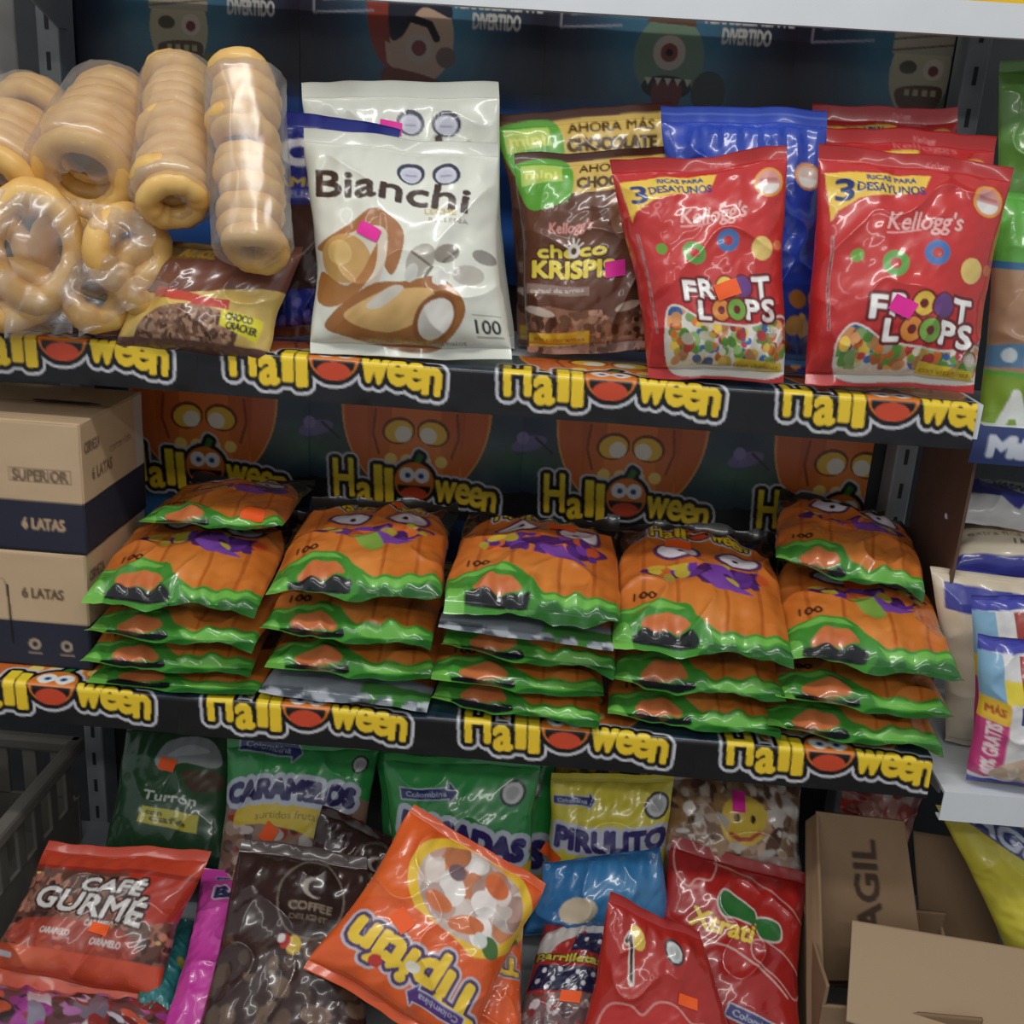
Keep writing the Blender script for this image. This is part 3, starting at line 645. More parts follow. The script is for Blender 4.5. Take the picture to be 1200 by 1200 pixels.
def ring_pack(label, A, B, R, r, n, seed, loose=(), nt=(0, 0, 0), film_ext=(.02, .02), grow=1.0, drape=()):
    A = np.asarray(A, float); B = np.asarray(B, float); ax = (B-A)/np.linalg.norm(B-A)
    lo = min([min(A[2], B[2])]+[l[0][2] for l in loose])
    base = np.array([B[0], B[1], B[2]]); t = thing('ring_snack_pack', label, 'snack pack', tuple(base), 'clear packs of fried ring snacks')
    rg = np.random.default_rng(seed); mes = [torus_me('fried_ring', R, r, seed*3+k) for k in range(3)]
    for k in range(n):
        f = k/max(1, n-1); p = A+(B-A)*f
        d = ax+np.asarray(nt)+rg.normal(0, .13, 3); q = Vector(d).to_track_quat('Z', 'Y')
        o = link('fried_ring', mes[k % 3], t, tuple(p+rg.normal(0, .0024, 3)-base)); o.rotation_mode = 'QUATERNION'
        o.rotation_quaternion = q @ Vector((0, 0, 1)).rotation_difference(Vector((0, 0, 1)))
        s = 1+(grow-1)*f+rg.normal(0, .045); o.scale = (s, s, 1.0)
    for k, (p, nrm, RR, ov) in enumerate(loose):
        nn = np.asarray(nrm, float)/np.linalg.norm(nrm); p = np.array(p); p[2] = max(p[2], Z1+.004+RR*math.sqrt(max(0, 1-nn[2]**2))+1.3*1.25*r)
        o = link('fried_ring', torus_me('fried_ring', RR, r*1.25, seed*5+k, ov), t, tuple(np.asarray(p)-base)); o.rotation_mode = 'QUATERNION'
        o.rotation_quaternion = Vector(nrm).to_track_quat('Z', 'Y')
    # the clear film: a crinkled sleeve round the column, gathered at both ends
    up = Vector(ax).to_track_quat('Z', 'Y').to_matrix(); e1 = np.array(up.col[0]); e2 = np.array(up.col[1])
    L = np.linalg.norm(B-A); ns, na = 46, 60
    s = np.linspace(-film_ext[0], L+film_ext[1], ns); a = np.linspace(0, 2*np.pi, na)
    S, Ag = np.meshgrid(s, a, indexing='ij')
    rad = (R+r)*1.10*(1+(grow-1)*np.clip(S/L, 0, 1)); t0 = np.clip(-S/film_ext[0], 0, 1); t1 = np.clip((S-L)/film_ext[1], 0, 1)
    rad = rad*(1-.75*t0**1.3)*(1-.7*t1**1.5)
    rad = rad*(1+.07*np.sin(Ag*9+S*30)*(.2+np.maximum(t0, t1))+.05*(1-np.abs(2*vn(np.cos(Ag)*3+S*26+9, np.sin(Ag)*3+S*14+9, (seed+2) % 8)-1))**2+.06*fbm(np.cos(Ag)*3+7, np.sin(Ag)*3+S*18+7, seed % 8))
    P = (A-base)+ax*S[..., None]+(e1*np.cos(Ag)[..., None]+e2*np.sin(Ag)[..., None])*rad[..., None]
    for cs in drape:     # loose film hanging over the loops below
        TL, TR, BR, BL = [np.asarray(at(*c)) for c in cs]; n = 56
        uu, vv = np.meshgrid(np.linspace(0, 1, n), np.linspace(0, 1, n)); U, V_ = uu[..., None], vv[..., None]
        D = (TL+(TR-TL)*U)*(1-V_)+(BL+(BR-BL)*U)*V_
        D[..., 1] += -.030*np.sin(np.pi*uu)*np.sin(np.pi*(.15+.85*vv))+.05*fbm(uu*3+seed, vv*3, 3)+.016*(1-np.abs(2*vn(uu*5+vv*3+seed, vv*4-uu*2, 2)-1))**2
        D[..., 0] += .03*fbm(vv*3+seed, uu, 5); D[..., 2] = np.maximum(D[..., 2], Z1+.006)
        link('loose_film', mesh_np('loose_film', (D-base).reshape(-1, 3), grid_faces(n, n), None, M_clear), t)
    lim = Z1+.004-base[2]
    P[..., 2] = np.maximum(P[..., 2], lim) if True else P[..., 2]
    link('clear_film', mesh_np('clear_film', P.reshape(-1, 3), grid_faces(ns, na), None, M_clear), t)
    return t
ring_pack('upright clear pack of fried rings, rightmost of the ring snacks', at(287, 92, .05), at(296, 292, -.025), .0265, .0130, 11, 1, nt=(-.25, -.55, -.1))
ring_pack('clear pack of fried rings with its open end facing forward', at(212, 98, .13), at(203, 232, -.015), .028, .0135, 11, 2, film_ext=(.025, .012))
dn = lambda px, py, y: at(px, py, y)
ring_pack('tilted clear pack of wide fried rings with loops hanging below', at(134, 124, .15), at(98, 206, .03), .040, .0135, 9, 3, grow=1.12,
          loose=[(dn(150, 292, .0), (.75, -.6, .1), .036, 1.0), (dn(112, 345, .01), (.45, -.65, .6), .034, .85), (dn(92, 295, .05), (.3, -.9, -.2), .040, 1.0), (dn(165, 325, .01), (.8, -.5, .2), .030, .8)],
          drape=[((82, 230, -.01), (172, 250, -.03), (185, 345, -.035), (88, 395, -.035))])
ring_pack('clear pack of large fried rings, leftmost of the ring snacks', at(44, 135, .15), at(-6, 212, .03), .038, .014, 9, 4, grow=1.1,
          loose=[(dn(38, 288, -.02), (.35, -.9, .1), .058, .72), (dn(18, 368, .0), (.1, -.62, .75), .034, 1.1), (dn(62, 350, .05), (-.4, -.6, .6), .034, .9), (dn(-12, 300, .02), (.6, -.7, .2), .05, .8)],
          drape=[((-30, 215, -.03), (82, 235, -.04), (86, 392, -.045), (-30, 402, -.045))])
# ================================================================ pumpkin candy bags in stacks
def art_pumpkin_bag(v, top=False):
    def art(cv):
        A = cv.asp; cv.a[:] = (24, 20, 22)
        m = cv.pmask(cv.smooth([(.02, A), (.0, .8), (.02, .45), (.14, .26), (.34, .19), (.5, .22), (.66, .18), (.86, .25), (.98, .45), (1.0, .8), (.99, A)]))
        cv.put(m, (214, 108, 32)); cv.glow(.5, .95, .6, .35, (236, 142, 52), .8); 
        for x in (.16, .36, .64, .84): cv.put(cv.emask(x, .7, .012, .5) & m, (176, 78, 22), .6)
        cv.mottle(34, 4, v, m)
        s_ = .09 if top else 0.0
        logo(cv, .5, .115+s_*.7, .62)
        cv.put(cv.Y < .03, (30, 26, 26))
        for x, y, rx, ry in ((.36, .345+s_, .12, .058), (.735, .365+s_, .115, .082)):
            cv.ell(x, y, rx+.03, ry+.024, (96, 50, 90)); cv.ell(x, y, rx, ry, (224, 216, 226)); cv.ell(x-.02*(1 if x > .5 else -1), y+.012, .02, .018, (40, 30, 60))
        sh = lambda pts: [(x, y+s_) for x, y in pts]
        cv.poly(sh([(.14, .55), (.26, .50), (.42, .52), (.55, .47), (.74, .49), (.86, .46), (.92, .5), (.84, .58), (.72, .66), (.52, .67), (.46, .6), (.3, .6), (.2, .6)]), (78, 34, 100), sm=True)
        mm = cv.pmask(cv.smooth(sh([(.14, .55), (.26, .48), (.55, .46), (.9, .47), (.86, .6), (.66, .68), (.44, .66), (.2, .62)])))
        cv.blobs(mm, [(120, 60, 170), (236, 110, 40), (220, 84, 34), (110, 52, 160), (206, 180, 50), (86, 40, 120)], 26, .025, .05, v+2)
        cv.poly(sh([(.5, .60), (.62, .56), (.68, .62), (.8, .68), (.6, .69)]), (130, 70, 176), sm=True); cv.ell(.24, .5+s_, .06, .025, (214, 176, 50), rot=-.4)
        if v % 2: cv.poly(sh([(.42, .62), (.56, .58), (.62, .72), (.54, .76)]), (130, 170, 60), sm=True)
        gr = (66, 150, 48); gl = (112, 194, 70); gd = (38, 104, 38)
        y0, sc = (.90, 1.0) if top else (.96, .90)      # where the slime border starts and how deep it runs
        f = lambda pts: [(x, y0+(y-.90)*sc if y < 1.25 else y) for x, y in pts]
        cv.text('100', .17, y0-.045, .13, .055, (40, 26, 20), bold=.004)
        cv.poly(f([(-.05, 1.3), (-.02, .99), (.08, .945), (.2, .92), (.32, .90), (.42, .93), (.48, 1.01), (.56, 1.06), (.66, 1.07), (.8, 1.055), (1.05, 1.03), (1.05, 1.3)]), gr, sm=True)
        cv.poly(f([(.02, .99), (.14, .945), (.32, .92), (.40, .965), (.32, .96), (.18, .98)]), gl, sm=True)
        cv.poly(f([(.54, 1.08), (.68, 1.09), (.9, 1.055), (.98, 1.065), (.8, 1.12), (.62, 1.125)]), gl, sm=True)
        cv.poly(f([(.16, 1.10), (.23, 1.01), (.36, 1.0), (.43, 1.07), (.34, 1.105)]), (222, 118, 62), sm=True)
        cv.poly(f([(.10, 1.165), (.18, 1.105), (.32, 1.115), (.47, 1.10), (.46, 1.16), (.3, 1.18)]), (22, 26, 30), sm=True)
        cv.poly(f([(.45, 1.4), (.52, 1.15), (.75, 1.145), (1, 1.12), (1, 1.4)]), gd, sm=True); cv.poly(f([(.0, 1.4), (.0, 1.1), (.10, 1.11), (.12, 1.4)]), gl, sm=True)
        cv.mottle(34, 9, v+1, cv.Y > .95)
    return art
def art_flipped(cv):
    cv.a[:] = (150, 156, 166); cv.mottle(40, 6, 3); m = (cv.Y > cv.asp*.93); cv.put(m, (120, 128, 140))
    cv.rect(0, 0, 1, cv.asp*.8, (206, 112, 50)); cv.rect(.6, cv.asp*.86, 1, cv.asp, (70, 140, 60)); cv.blobs(m, [(190, 196, 206), (90, 96, 108)], 30, .02, .05, 3)
PBW, PBL, PBT = .222, .272, .055
def flat_corners(W, L): return [(-W/2, L, 0), (W/2, L, 0), (W/2, 0, 0), (-W/2, 0, 0)]
GP = 'pumpkin candy bags in stacks'
M_pb = film('pumpkin_bag_film', .26, .5)
protos = []
for k in range(7):
    art = art_pumpkin_bag(k, k > 3)
    p = bag('pumpkin_candy_bag', 'proto', 'candy bag', flat_corners(PBW, PBL), art, PBT, (60, 110, 50), seal=(.055, .055), group=GP, seed=31+k*5, px=.00185, mat=M_pb, wr=2.1, pinch=.01, split=.62,
            bulge=.05, curl=.02, base=(0, 0, 0), sq=3.4, asp=1.22)
    protos.append(p)
pf = bag('pumpkin_candy_bag', 'proto', 'candy bag', flat_corners(PBW, PBL), art_flipped, PBT, (60, 110, 50), seal=(.055, .055), group=GP, seed=77, px=.003, mat=M_pb, wr=1.5, pinch=.01, split=.62, bulge=.05, curl=.013, base=(0, 0, 0), sq=3.4, asp=1.22)
used = set()
def place_bag(k, px, py, Y, label, yaw=0, tilt=0, roll=0, th=1.0, sc=1.0, sticker=None, dz=0):
    src = pf if k == 9 else protos[k]
    o = src if k not in used else copy_tree(src); used.add(k)
    p = at(px, py, Y); o.location = (p[0], p[1], p[2]+dz); o.rotation_mode = 'XYZ'
    o.rotation_euler = (tilt, roll, yaw); o.scale = (sc*.955, sc, th); o['label'] = label
    if sticker:
        x, y = sticker
        n_ = 6; g = np.linspace(-.5, .5, n_); gu, gv = np.meshgrid(g*.036, -g*.022)
        P = SURF[src.name]((gu+x)/PBW+.5, 1-(gv+y)/PBL)+np.array((0, 0, .0018))
        s = link('price_sticker', mesh_np('price_sticker', P.reshape(-1, 3), grid_faces(n_, n_, 0), None, sticker_mat(ORANGE)), [c for c in o.children if c.name.startswith('pouch')][0])
    return o
R = math.radians
S = ['in the stack beside the cardboard cartons', 'in the second stack from the cartons', 'in the middle stack', 'in the second stack from the right upright', 'in the stack at the right upright']
def lab(which, s, extra=''): return f'{which} orange pumpkin candy bag {S[s]}{extra}'
def stack(si, px, py, tiers):
    z = Z2+.002; names = ['lowest', 'second lowest', 'third lowest', 'fourth lowest']
    for i, (k, pitch, dx, dy, yaw, roll, tilt) in enumerate(tiers):
        top = i == len(tiers)-1; th = (.046 if top else pitch*.84)/PBT
        o = place_bag(k, px+dx, py, -.05, lab('uppermost' if top else ('grey-backed ' if k == 9 else '')+names[i], si, TOPS[si] if top else ''), R(yaw), R(tilt), R(roll), th, 1.0, STK[si] if top else None)
        o.location.x = at(px, py, -.05)[0]+dx; o.location.y = -.052+dy; o.location.z = z+.42*th*PBT+abs(math.sin(R(roll)))*.05*(1 if i == 0 else .2)
        z += pitch
TOPS = [', lying flat', '', '', ', face fully shown', '']
STK = [(-.03, .19), (.015, .225), (.03, .19), (.0, .245), (.0, .16)]
stack(0, 195, 780, [(0, .018, .004, -.004, 0, 0, 0), (1, .038, -.006, .0, 2, 0, 1), (2, .036, .0, .002, -2, -1, 2), (4, 0, .004, .004, 1, 0, 7)])
stack(1, 405, 780, [(9, .028, -.001, -.004, -2, 0, 0), (0, .045, .005, .002, 2, 1, 1), (1, .050, -.006, .003, -1, 0, 2), (5, 0, .003, .004, 1, -2, 6)])
stack(2, 610, 800, [(3, .032, -.006, -.006, -4, 3, 0), (0, .034, -.004, -.001, 2, 3, 1), (2, .042, .004, .003, -2, 3, 1), (9, .014, .004, -.004, -2, 2, 2), (6, 0, .006, .0, -1, 2, 7)])
stack(3, 815, 810, [(1, .044, 0, -.004, -2, 1, 0), (3, .046, .003, .001, -3, 0, 1), (4, 0, .004, -.004, -2, 0, 14)])
stack(4, 1008, 840, [(2, .041, -.004, -.005, -1, 2, 0), (0, .043, .002, .0, -3, 2, 1), (5, 0, .003, .003, -4, 2, 9)])
# the two folded bags lying on top at the back
place_bag(0, 244, 616, .06, 'folded pumpkin candy bag lying on the back of the stack beside the cartons', R(2), R(-3), R(-1), .62, .86, sticker=(.06, .03))
place_bag(2, 994, 678, .065, 'crumpled pumpkin candy bag lying on the back of the stack at the right upright', R(-10), R(5), R(5), .8, .88)

# ---------------------------------------------------------------- canned drink cartons
M_carton = film('carton_print', .75, .0, .04, .3)
def carton(label, X0, X1, Y0, Y1, z0, z1, front, side, slot=True, top=(190, 160, 122), name='drink_carton', cat='carton', group=None, px=.002, slot_at=.62):
    """cardboard carton: printed front and right side, plain top with a hand slot"""
    W, D, H = X1-X0, Y1-Y0, z1-z0; t = thing(name, label, cat, ((X0+X1)/2, Y0, z0), group)
    def face(nm, P00, P10, P01, cv):
        # P00 top-left, P10 top-right, P01 bottom-left
        P00, P10, P01 = [np.asarray(q, float) for q in (P00, P10, P01)]
        nu = max(8, int(np.linalg.norm(P10-P00)/px)); nv = max(8, int(np.linalg.norm(P01-P00)/px))
        uu, vv = np.meshgrid(np.linspace(0, 1, nu), np.linspace(0, 1, nv))
        n = np.cross(P01-P00, P10-P00); n /= np.linalg.norm(n)
        e = np.minimum(np.minimum(uu, 1-uu)*np.linalg.norm(P10-P00), np.minimum(vv, 1-vv)*np.linalg.norm(P01-P00))
        rnd = np.clip(1-e/.003, 0, 1)**2*.0018
        P = P00+(P10-P00)*uu[..., None]+(P01-P00)*vv[..., None]-n*(rnd-.0022*fbm(uu*3+X0*9, vv*3+z0*7, 3))[..., None]
        return link(nm, mesh_np(nm, P.reshape(-1, 3), grid_faces(nv, nu), cv.sample(nv, nu).reshape(-1, 3), M_carton), t)
    a, b = -W/2, W/2
    cf = Cv(H/W, int(W/px*2.4)); front(cf); face('front_panel', (a, 0, H), (b, 0, H), (a, 0, 0), cf)
    cs = Cv(H/D, int(D/px*2.4)); side(cs); face('side_panel', (b, 0, H), (b, D, H), (b, 0, 0), cs)
    cs2 = Cv(H/D, 60, top); face('side_panel', (a, D, H), (a, 0, H), (a, D, 0), cs2)
    cb = Cv(H/W, 60, top); face('back_panel', (b, D, H), (a, D, H), (b, D, 0), cb)
    ct = Cv(D/W, int(W/px*2), top); ct.mottle(16, 4, 4)
    if slot: ct.line([(0, D/W*.5), (1, D/W*.5)], .008, tuple(int(c*.8) for c in top))
    tf = face('top_flap', (a, D, H), (b, D, H), (a, 0, H), ct)
    if slot:
        n = 26; xs = np.linspace(-.045, .045, n); up = .006*np.sqrt(np.clip(1-(xs/.045)**4, 0, 1))+.001*np.sin(xs*300)
        V = [(x+(slot_at-.5)*W, D*.5+u, H+.0022) for x, u in zip(xs, up)]+[(x+(slot_at-.5)*W, D*.5-u*.8, H+.0022) for x, u in zip(xs, up)]
        link('hand_slot', mesh_np('hand_slot', V, [(i, i+1, n+i+1, n+i) for i in range(n-1)], None, M_dark, False), tf)
    return t
KRAFT = (204, 172, 134); NAVY = (44, 46, 64)
def art_carton_front(kind):
    def art(cv):
        A = cv.asp; cv.a[:] = KRAFT; cv.mottle(10, 5, kind)
        cv.rect(0, A*.60, 1, A+.1, NAVY)
        if kind == 0:
            cv.rect(0, A*.30, .44, A*.92, (240, 156, 20)); cv.glow(.3, A*.6, .25, A*.3, (250, 190, 50), .6)
            cv.text('SUPERIOR', .80, A*.405, .26, .055, (120, 96, 74), bold=.004); cv.line([(.655, A*.36), (.945, A*.36), (.945, A*.46), (.655, A*.46)], .006, (150, 120, 92), closed=True)
            cv.text('6 LATAS', .80, A*.775, .20, .055, (190, 156, 120), bold=.003)
        else:
            cv.rect(0, A*.25, .48, A*.94, (240, 156, 20)); cv.glow(.3, A*.6, .25, A*.3, (250, 190, 50), .6)
            cv.text('6 LATAS', .78, A*.35, .20, .055, (110, 84, 60), bold=.003)
            for x in (.72, .88): cv.ell(x, A*.80, .03, .03, (170, 150, 126)); cv.ell(x, A*.80, .014, .014, NAVY); cv.line([(x-.03, A*.88), (x+.03, A*.88)], .012, (140, 124, 108))
        x = .565 if kind == 0 else .60
        cv.line([(x-.06, A*.22), (x-.01, A*.25), (x+.005, A*.32)], .006, (150, 122, 92)); cv.line([(x+.005, A*.3), (x+.012, A*.80)], .012, (24, 22, 24))
    return art
def art_carton_side(cv):
    A = cv.asp; cv.a[:] = KRAFT; cv.mottle(12, 5, 4); cv.rect(0, A*.60, 1, A+.1, NAVY); cv.text('CERVEZA', .17, A*.2, .22, .07, (120, 96, 74), bold=.004); cv.text('6 LATAS', .3, A*.42, .3, .08, (120, 96, 74), bold=.004)
    cv.text('contenido', .6, A*.3, .35, .06, (140, 112, 86)); cv.rect(.85, 0, 1, A*.6, (196, 188, 178))
zb = Z2+.002
carton('lower cardboard six-can carton beside the pumpkin bags', -.83, -.572, -.012, .183, zb, .899, art_carton_front(1), art_carton_side, slot=False)
carton('upper cardboard six-can carton with a hand slot on top', -.83, -.569, -.012, .183, .9005, 1.066, art_carton_front(0), art_carton_side, slot_at=.77)
# ================================================================ bottom deck: jumbled candy bags
def q4(*cs):
    out = []
    for px, py, Y in cs:
        p = at(px, py, Y); out.append(p if p[2] > Z3+.022 else atz(px, py, Z3+.022))
    return out
def arrow_logo(cv, x, y, w, rot=0, c=(44, 58, 120), edge=(190, 196, 214)):
    h = w*.22; ca, sa = math.cos(rot), math.sin(rot)
    P = [(-.5*w, -.4*h), (.36*w, -.4*h), (.36*w, -.75*h), (.5*w, 0), (.36*w, .75*h), (.36*w, .4*h), (-.5*w, .4*h)]
    P = [(x+a*ca-b*sa, y+a*sa+b*ca) for a, b in P]; m = cv.pmask(P); cv.put(dil(m, .008*cv.k), edge); cv.put(m, c)
    cv.text('Colombina', x-.05*w*ca, y-.05*w*sa, w*.72, h*.42, (190, 200, 226), rot=rot)
def seal_dot(cv, x, y, r):
    cv.ell(x, y, r, r, (40, 44, 46)); cv.ell(x, y, r*.78, r*.78, (196, 198, 196)); cv.ell(x, y, r*.5, r*.5, (170, 172, 172))
def art_green_coffee(cv):
    A = cv.asp; cv.a[:] = (34, 74, 42); cv.glow(.6, .55, .7, .6, (46, 92, 52), .7); cv.mottle(14, 4, 2)
    cv.poly([(.34, .34), (.40, .18), (.55, .12), (.78, .14), (.90, .27), (.88, .36), (.6, .34), (.44, .4)], (150, 158, 156), sm=True); cv.poly([(.44, .28), (.6, .19), (.8, .23), (.6, .28)], (186, 192, 190), sm=True)
    cv.poly([(.62, .40), (.9, .4), (.95, .52), (.75, .56), (.64, .50)], (84, 62, 44), sm=True); cv.ell(.42, .36, .04, .05, (120, 126, 124))
    cv.text('Turrón', .52, .62, .46, .075, (206, 214, 200), bold=.004, rot=.06)
    cv.poly([(.30, .70), (.78, .74), (.76, .88), (.27, .83)], (206, 196, 44)); cv.text('con', .40, .745, .14, .04, (96, 96, 30), bold=.003, rot=.1); cv.text('café', .52, .80, .3, .05, (96, 96, 30), bold=.004, rot=.1)
def art_gurme(cv):
    A = cv.asp; cv.a[:] = (104, 62, 46); m = (cv.Y > .2) & (cv.Y < A*.74)
    cv.blobs(m, [(140, 84, 64), (84, 44, 34), (176, 110, 86), (110, 70, 56), (60, 34, 28), (150, 96, 76), (196, 120, 96)], 320, .012, .03, 4)
    cv.blobs(m, [(236, 190, 110), (240, 210, 150)], 12, .008, .014, 9)
    red = (204, 62, 34)
    cv.rect(0, 0, 1, .17, red); cv.poly([(.60, .16), (1, .16), (1, .40), (.86, .44), (.66, .30)], (190, 52, 32)); cv.rect(0, .15, 1, .175, (160, 44, 28))
    ol = [(.014, (60, 30, 26))]
    cv.text('CAFÉ', .56, .255, .38, .075, (206, 200, 194), ol, bold=.004, slant=.1, rot=.04); cv.text('GURMÉ', .47, .365, .70, .125, (212, 206, 200), ol, bold=.005, rot=.09)
    cv.poly([(.12, A*.56), (.5, A*.54), (.78, A*.60), (.8, A*.74), (.1, A*.72)], (186, 56, 36), .75, sm=True)
    for x, y in ((.58, A*.55), (.34, A*.62), (.66, A*.66)): cv.text('CARAMELO', x, y, .18, .035, (210, 190, 184), bold=.003, rot=.02)
    cv.rect(0, A*.74, 1, A, (214, 74, 42)); cv.glow(.25, A*.82, .3, .12, (234, 120, 80), .7); cv.line([(0, A*.80), (.14, A*.81)], .03, (206, 200, 210))
def art_pink(cv):
    A = cv.asp; cv.a[:] = (214, 56, 168); cv.glow(.3, .9, .5, .6, (226, 84, 180), .7); cv.mottle(16, 4, 4); arrow_logo(cv, .45, .16, .5); cv.text('Bon', .5, .42, .5, .2, (40, 40, 100), [(.02, (220, 200, 220))], bold=.02); cv.rect(0, A-.1, 1, A, (226, 170, 190))
def art_caramelos(cv):
    A = cv.asp; cv.a[:] = (40, 150, 66); cv.mottle(16, 5, 2); cv.glow(.5, .12, .7, .2, (54, 172, 84), .7)
    m = cv.Y > .40-.30*(1-(2*cv.X-1)**2)*.4; cv.put(m, (150, 116, 96)); cv.blobs(m, [(190, 160, 140), (120, 84, 70), (170, 60, 50), (210, 196, 186), (146, 104, 88), (90, 60, 52)], 170, .02, .045, 5)
    cv.poly([(.10, .56), (.16, .42), (.45, .34), (.75, .42), (.92, .52), (.8, .64), (.5, .56), (.3, .55)], (222, 190, 40), sm=True); cv.text('surtidos frutales', .5, .48, .5, .05, (150, 120, 30), arc=.03)
    mm = cv.tmask('CARAMELOS', .47, .335, .86, .115, bold=.014, arc=.06); cv.put(dil(mm, .03*cv.k), (192, 200, 216)); cv.put(mm, (48, 46, 104))
    arrow_logo(cv, .30, .075, .42, .10); seal_dot(cv, .90, .16, .055); cv.poly([(.15, 1.0), (.3, .9), (.5, 1.0), (.4, 1.15), (.2, 1.15)], (190, 56, 50), sm=True)
def art_coffee(k):
    def art(cv):
        A = cv.asp; cv.a[:] = (56, 34, 30); cv.mottle(16, 4, k); m = cv.Y > A*.45
        cv.blobs(m, [(96, 72, 56), (76, 50, 40), (116, 90, 70), (56, 34, 30), (64, 40, 34)], 70, .03, .07, k+1)
        x = .62 if k else .72; r = .24
        cv.ell(x, .38, r, r*1.15, (120, 106, 90)); cv.ell(x, .38, r*.94, r*1.1, (50, 32, 28)); cv.ell(x+.02, .30, .09, .07, (170, 160, 150)); cv.ell(x+.05, .30, .08, .06, (50, 32, 28)); cv.text('COFFEE', x, .43, .30, .06, (140, 122, 100), bold=.002); cv.text('DELIGHT', x, .51, .26, .04, (120, 104, 84))
        cv.ell(.55, .70, .05, .06, (206, 170, 40), rot=.4); cv.ell(.49, .68, .04, .05, (190, 50, 44)); cv.ell(.46, .66, .03, .03, (220, 210, 206)); cv.ell(.75, .74, .05, .04, (190, 150, 40))
    return art
def art_masadas(cv):
    A = cv.asp; cv.a[:] = (40, 150, 66); cv.mottle(14, 5, 3); cv.glow(.5, .1, .7, .2, (56, 176, 86), .7)
    m = cv.Y > .60+.12*np.sin((cv.X-.1)*3); cv.put(m, (222, 186, 44)); cv.blobs(m & (cv.Y > .8), [(176, 130, 60), (230, 200, 120), (150, 90, 50)], 60, .02, .05, 2)
    mm = cv.tmask('MASADAS', .53, .50, .84, .14, bold=.018, rot=.20); cv.put(dil(mm, .034*cv.k), (196, 206, 220)); cv.put(mm, (52, 44, 116))
    arrow_logo(cv, .30, .235, .38, -.06); seal_dot(cv, .85, .215, .085)
def art_tipitin(cv):
    A = cv.asp; o = (240, 92, 28); cv.a[:] = o; cv.glow(.5, .6, .8, .7, (250, 118, 40), .6); cv.mottle(14, 4, 4)
    ring = cv.emask(.60, .30, .44, .30, .1); cv.put(ring, (244, 196, 44)); w = cv.emask(.60, .30, .37, .245, .1); cv.put(w, (214, 188, 176))
    cv.blobs(w, [(226, 210, 200), (190, 150, 136), (232, 140, 90), (206, 180, 170), (236, 226, 220)], 46, .04, .08, 6); cv.ell(.72, .18, .09, .06, (226, 110, 60), rot=.4); cv.ell(.44, .42, .10, .05, (226, 120, 70)); cv.ell(.66, .46, .12, .05, (226, 116, 60), rot=-.3); cv.ell(.46, .22, .06, .045, (130, 104, 110))
    cv.ell(.86, .50, .07, .05, (70, 120, 50), rot=.5); cv.ell(.78, .49, .05, .04, (226, 226, 220))
    cv.poly([(0, .62), (.2, .52), (.5, .53), (.8, .60), (1, .50), (1, A), (0, A)], o, sm=False)
    cv.ell(.28, .62, .07, .05, (250, 110, 30))
    mm = cv.tmask('Tipitín', .52, .82, .86, .20, bold=.014, rot=math.pi+.02); cv.put(dil(mm, .036*cv.k), (200, 190, 196)); cv.put(dil(mm, .020*cv.k), (84, 60, 110)); cv.put(mm, (250, 206, 44))
    cv.ell(.30, .88, .04, .035, (206, 46, 40)); cv.ell(.50, .80, .045, .03, (240, 232, 214))
    arrow_logo(cv, .72, A-.17, .36, math.pi, (92, 50, 130))
    cv.rect(0, 0, 1, .05, (226, 84, 30)); cv.rect(0, A-.06, 1, A, (232, 84, 26))
def art_pirulito(cv):
    A = cv.asp; cv.a[:] = (224, 206, 44); cv.mottle(16, 5, 2); cv.glow(.5, .1, .7, .12, (236, 222, 80), .7); cv.rect(0, .05, 1, .065, (190, 172, 30))
    arrow_logo(cv, .20, .21, .34, -.04); seal_dot(cv, .88, .24, .105)
    mm = cv.tmask('PIRULITO', .52, .50, .92, .165, bold=.016, rot=.0, arc=-.02); cv.put(dil(mm, .03*cv.k), (196, 200, 214)); cv.put(mm, (60, 52, 120))
    cv.blobs(cv.Y > .75, [(220, 180, 40), (90, 140, 60), (206, 90, 60), (230, 214, 110)], 50, .03, .06, 3)
def art_wrapped(cv):
    A = cv.asp; cv.a[:] = (150, 116, 84); cv.blobs(cv.m() | True, [(190, 160, 130), (120, 84, 60), (206, 190, 170), (170, 126, 76), (96, 66, 50), (216, 206, 196), (150, 104, 70)], 300, .018, .05, 3, 2.6)
    cv.ell(.58, .30, .17, .17, (226, 190, 60)); cv.ell(.53, .28, .018, .03, (40, 34, 30)); cv.ell(.64, .29, .018, .03, (40, 34, 30)); cv.line([(.48, .38), (.54, .42), (.62, .42), (.68, .38)], .03, (196, 84, 50)); cv.blobs(cv.m() | True, [(206, 190, 170), (150, 104, 70), (216, 206, 196), (190, 150, 110)], 45, .012, .03, 8, 3); cv.put(cv.Y > A*.72, (180, 160, 156), .6)
def art_bluebag(cv):
    A = cv.asp; cv.a[:] = (34, 104, 166); cv.mottle(40, 4, 2); cv.glow(.7, .25, .5, .3, (70, 150, 200), .7); cv.ell(.34, .36, .14, .10, (206, 190, 160), rot=-.2); cv.ell(.22, .62, .12, .10, (206, 206, 208)); cv.poly([(.3, .62), (.8, .5), (.85, .66), (.4, .72)], (26, 44, 92), sm=True); cv.blobs(cv.Y > A*.8, [(26, 54, 110), (40, 110, 170)], 16, .04, .08, 2)
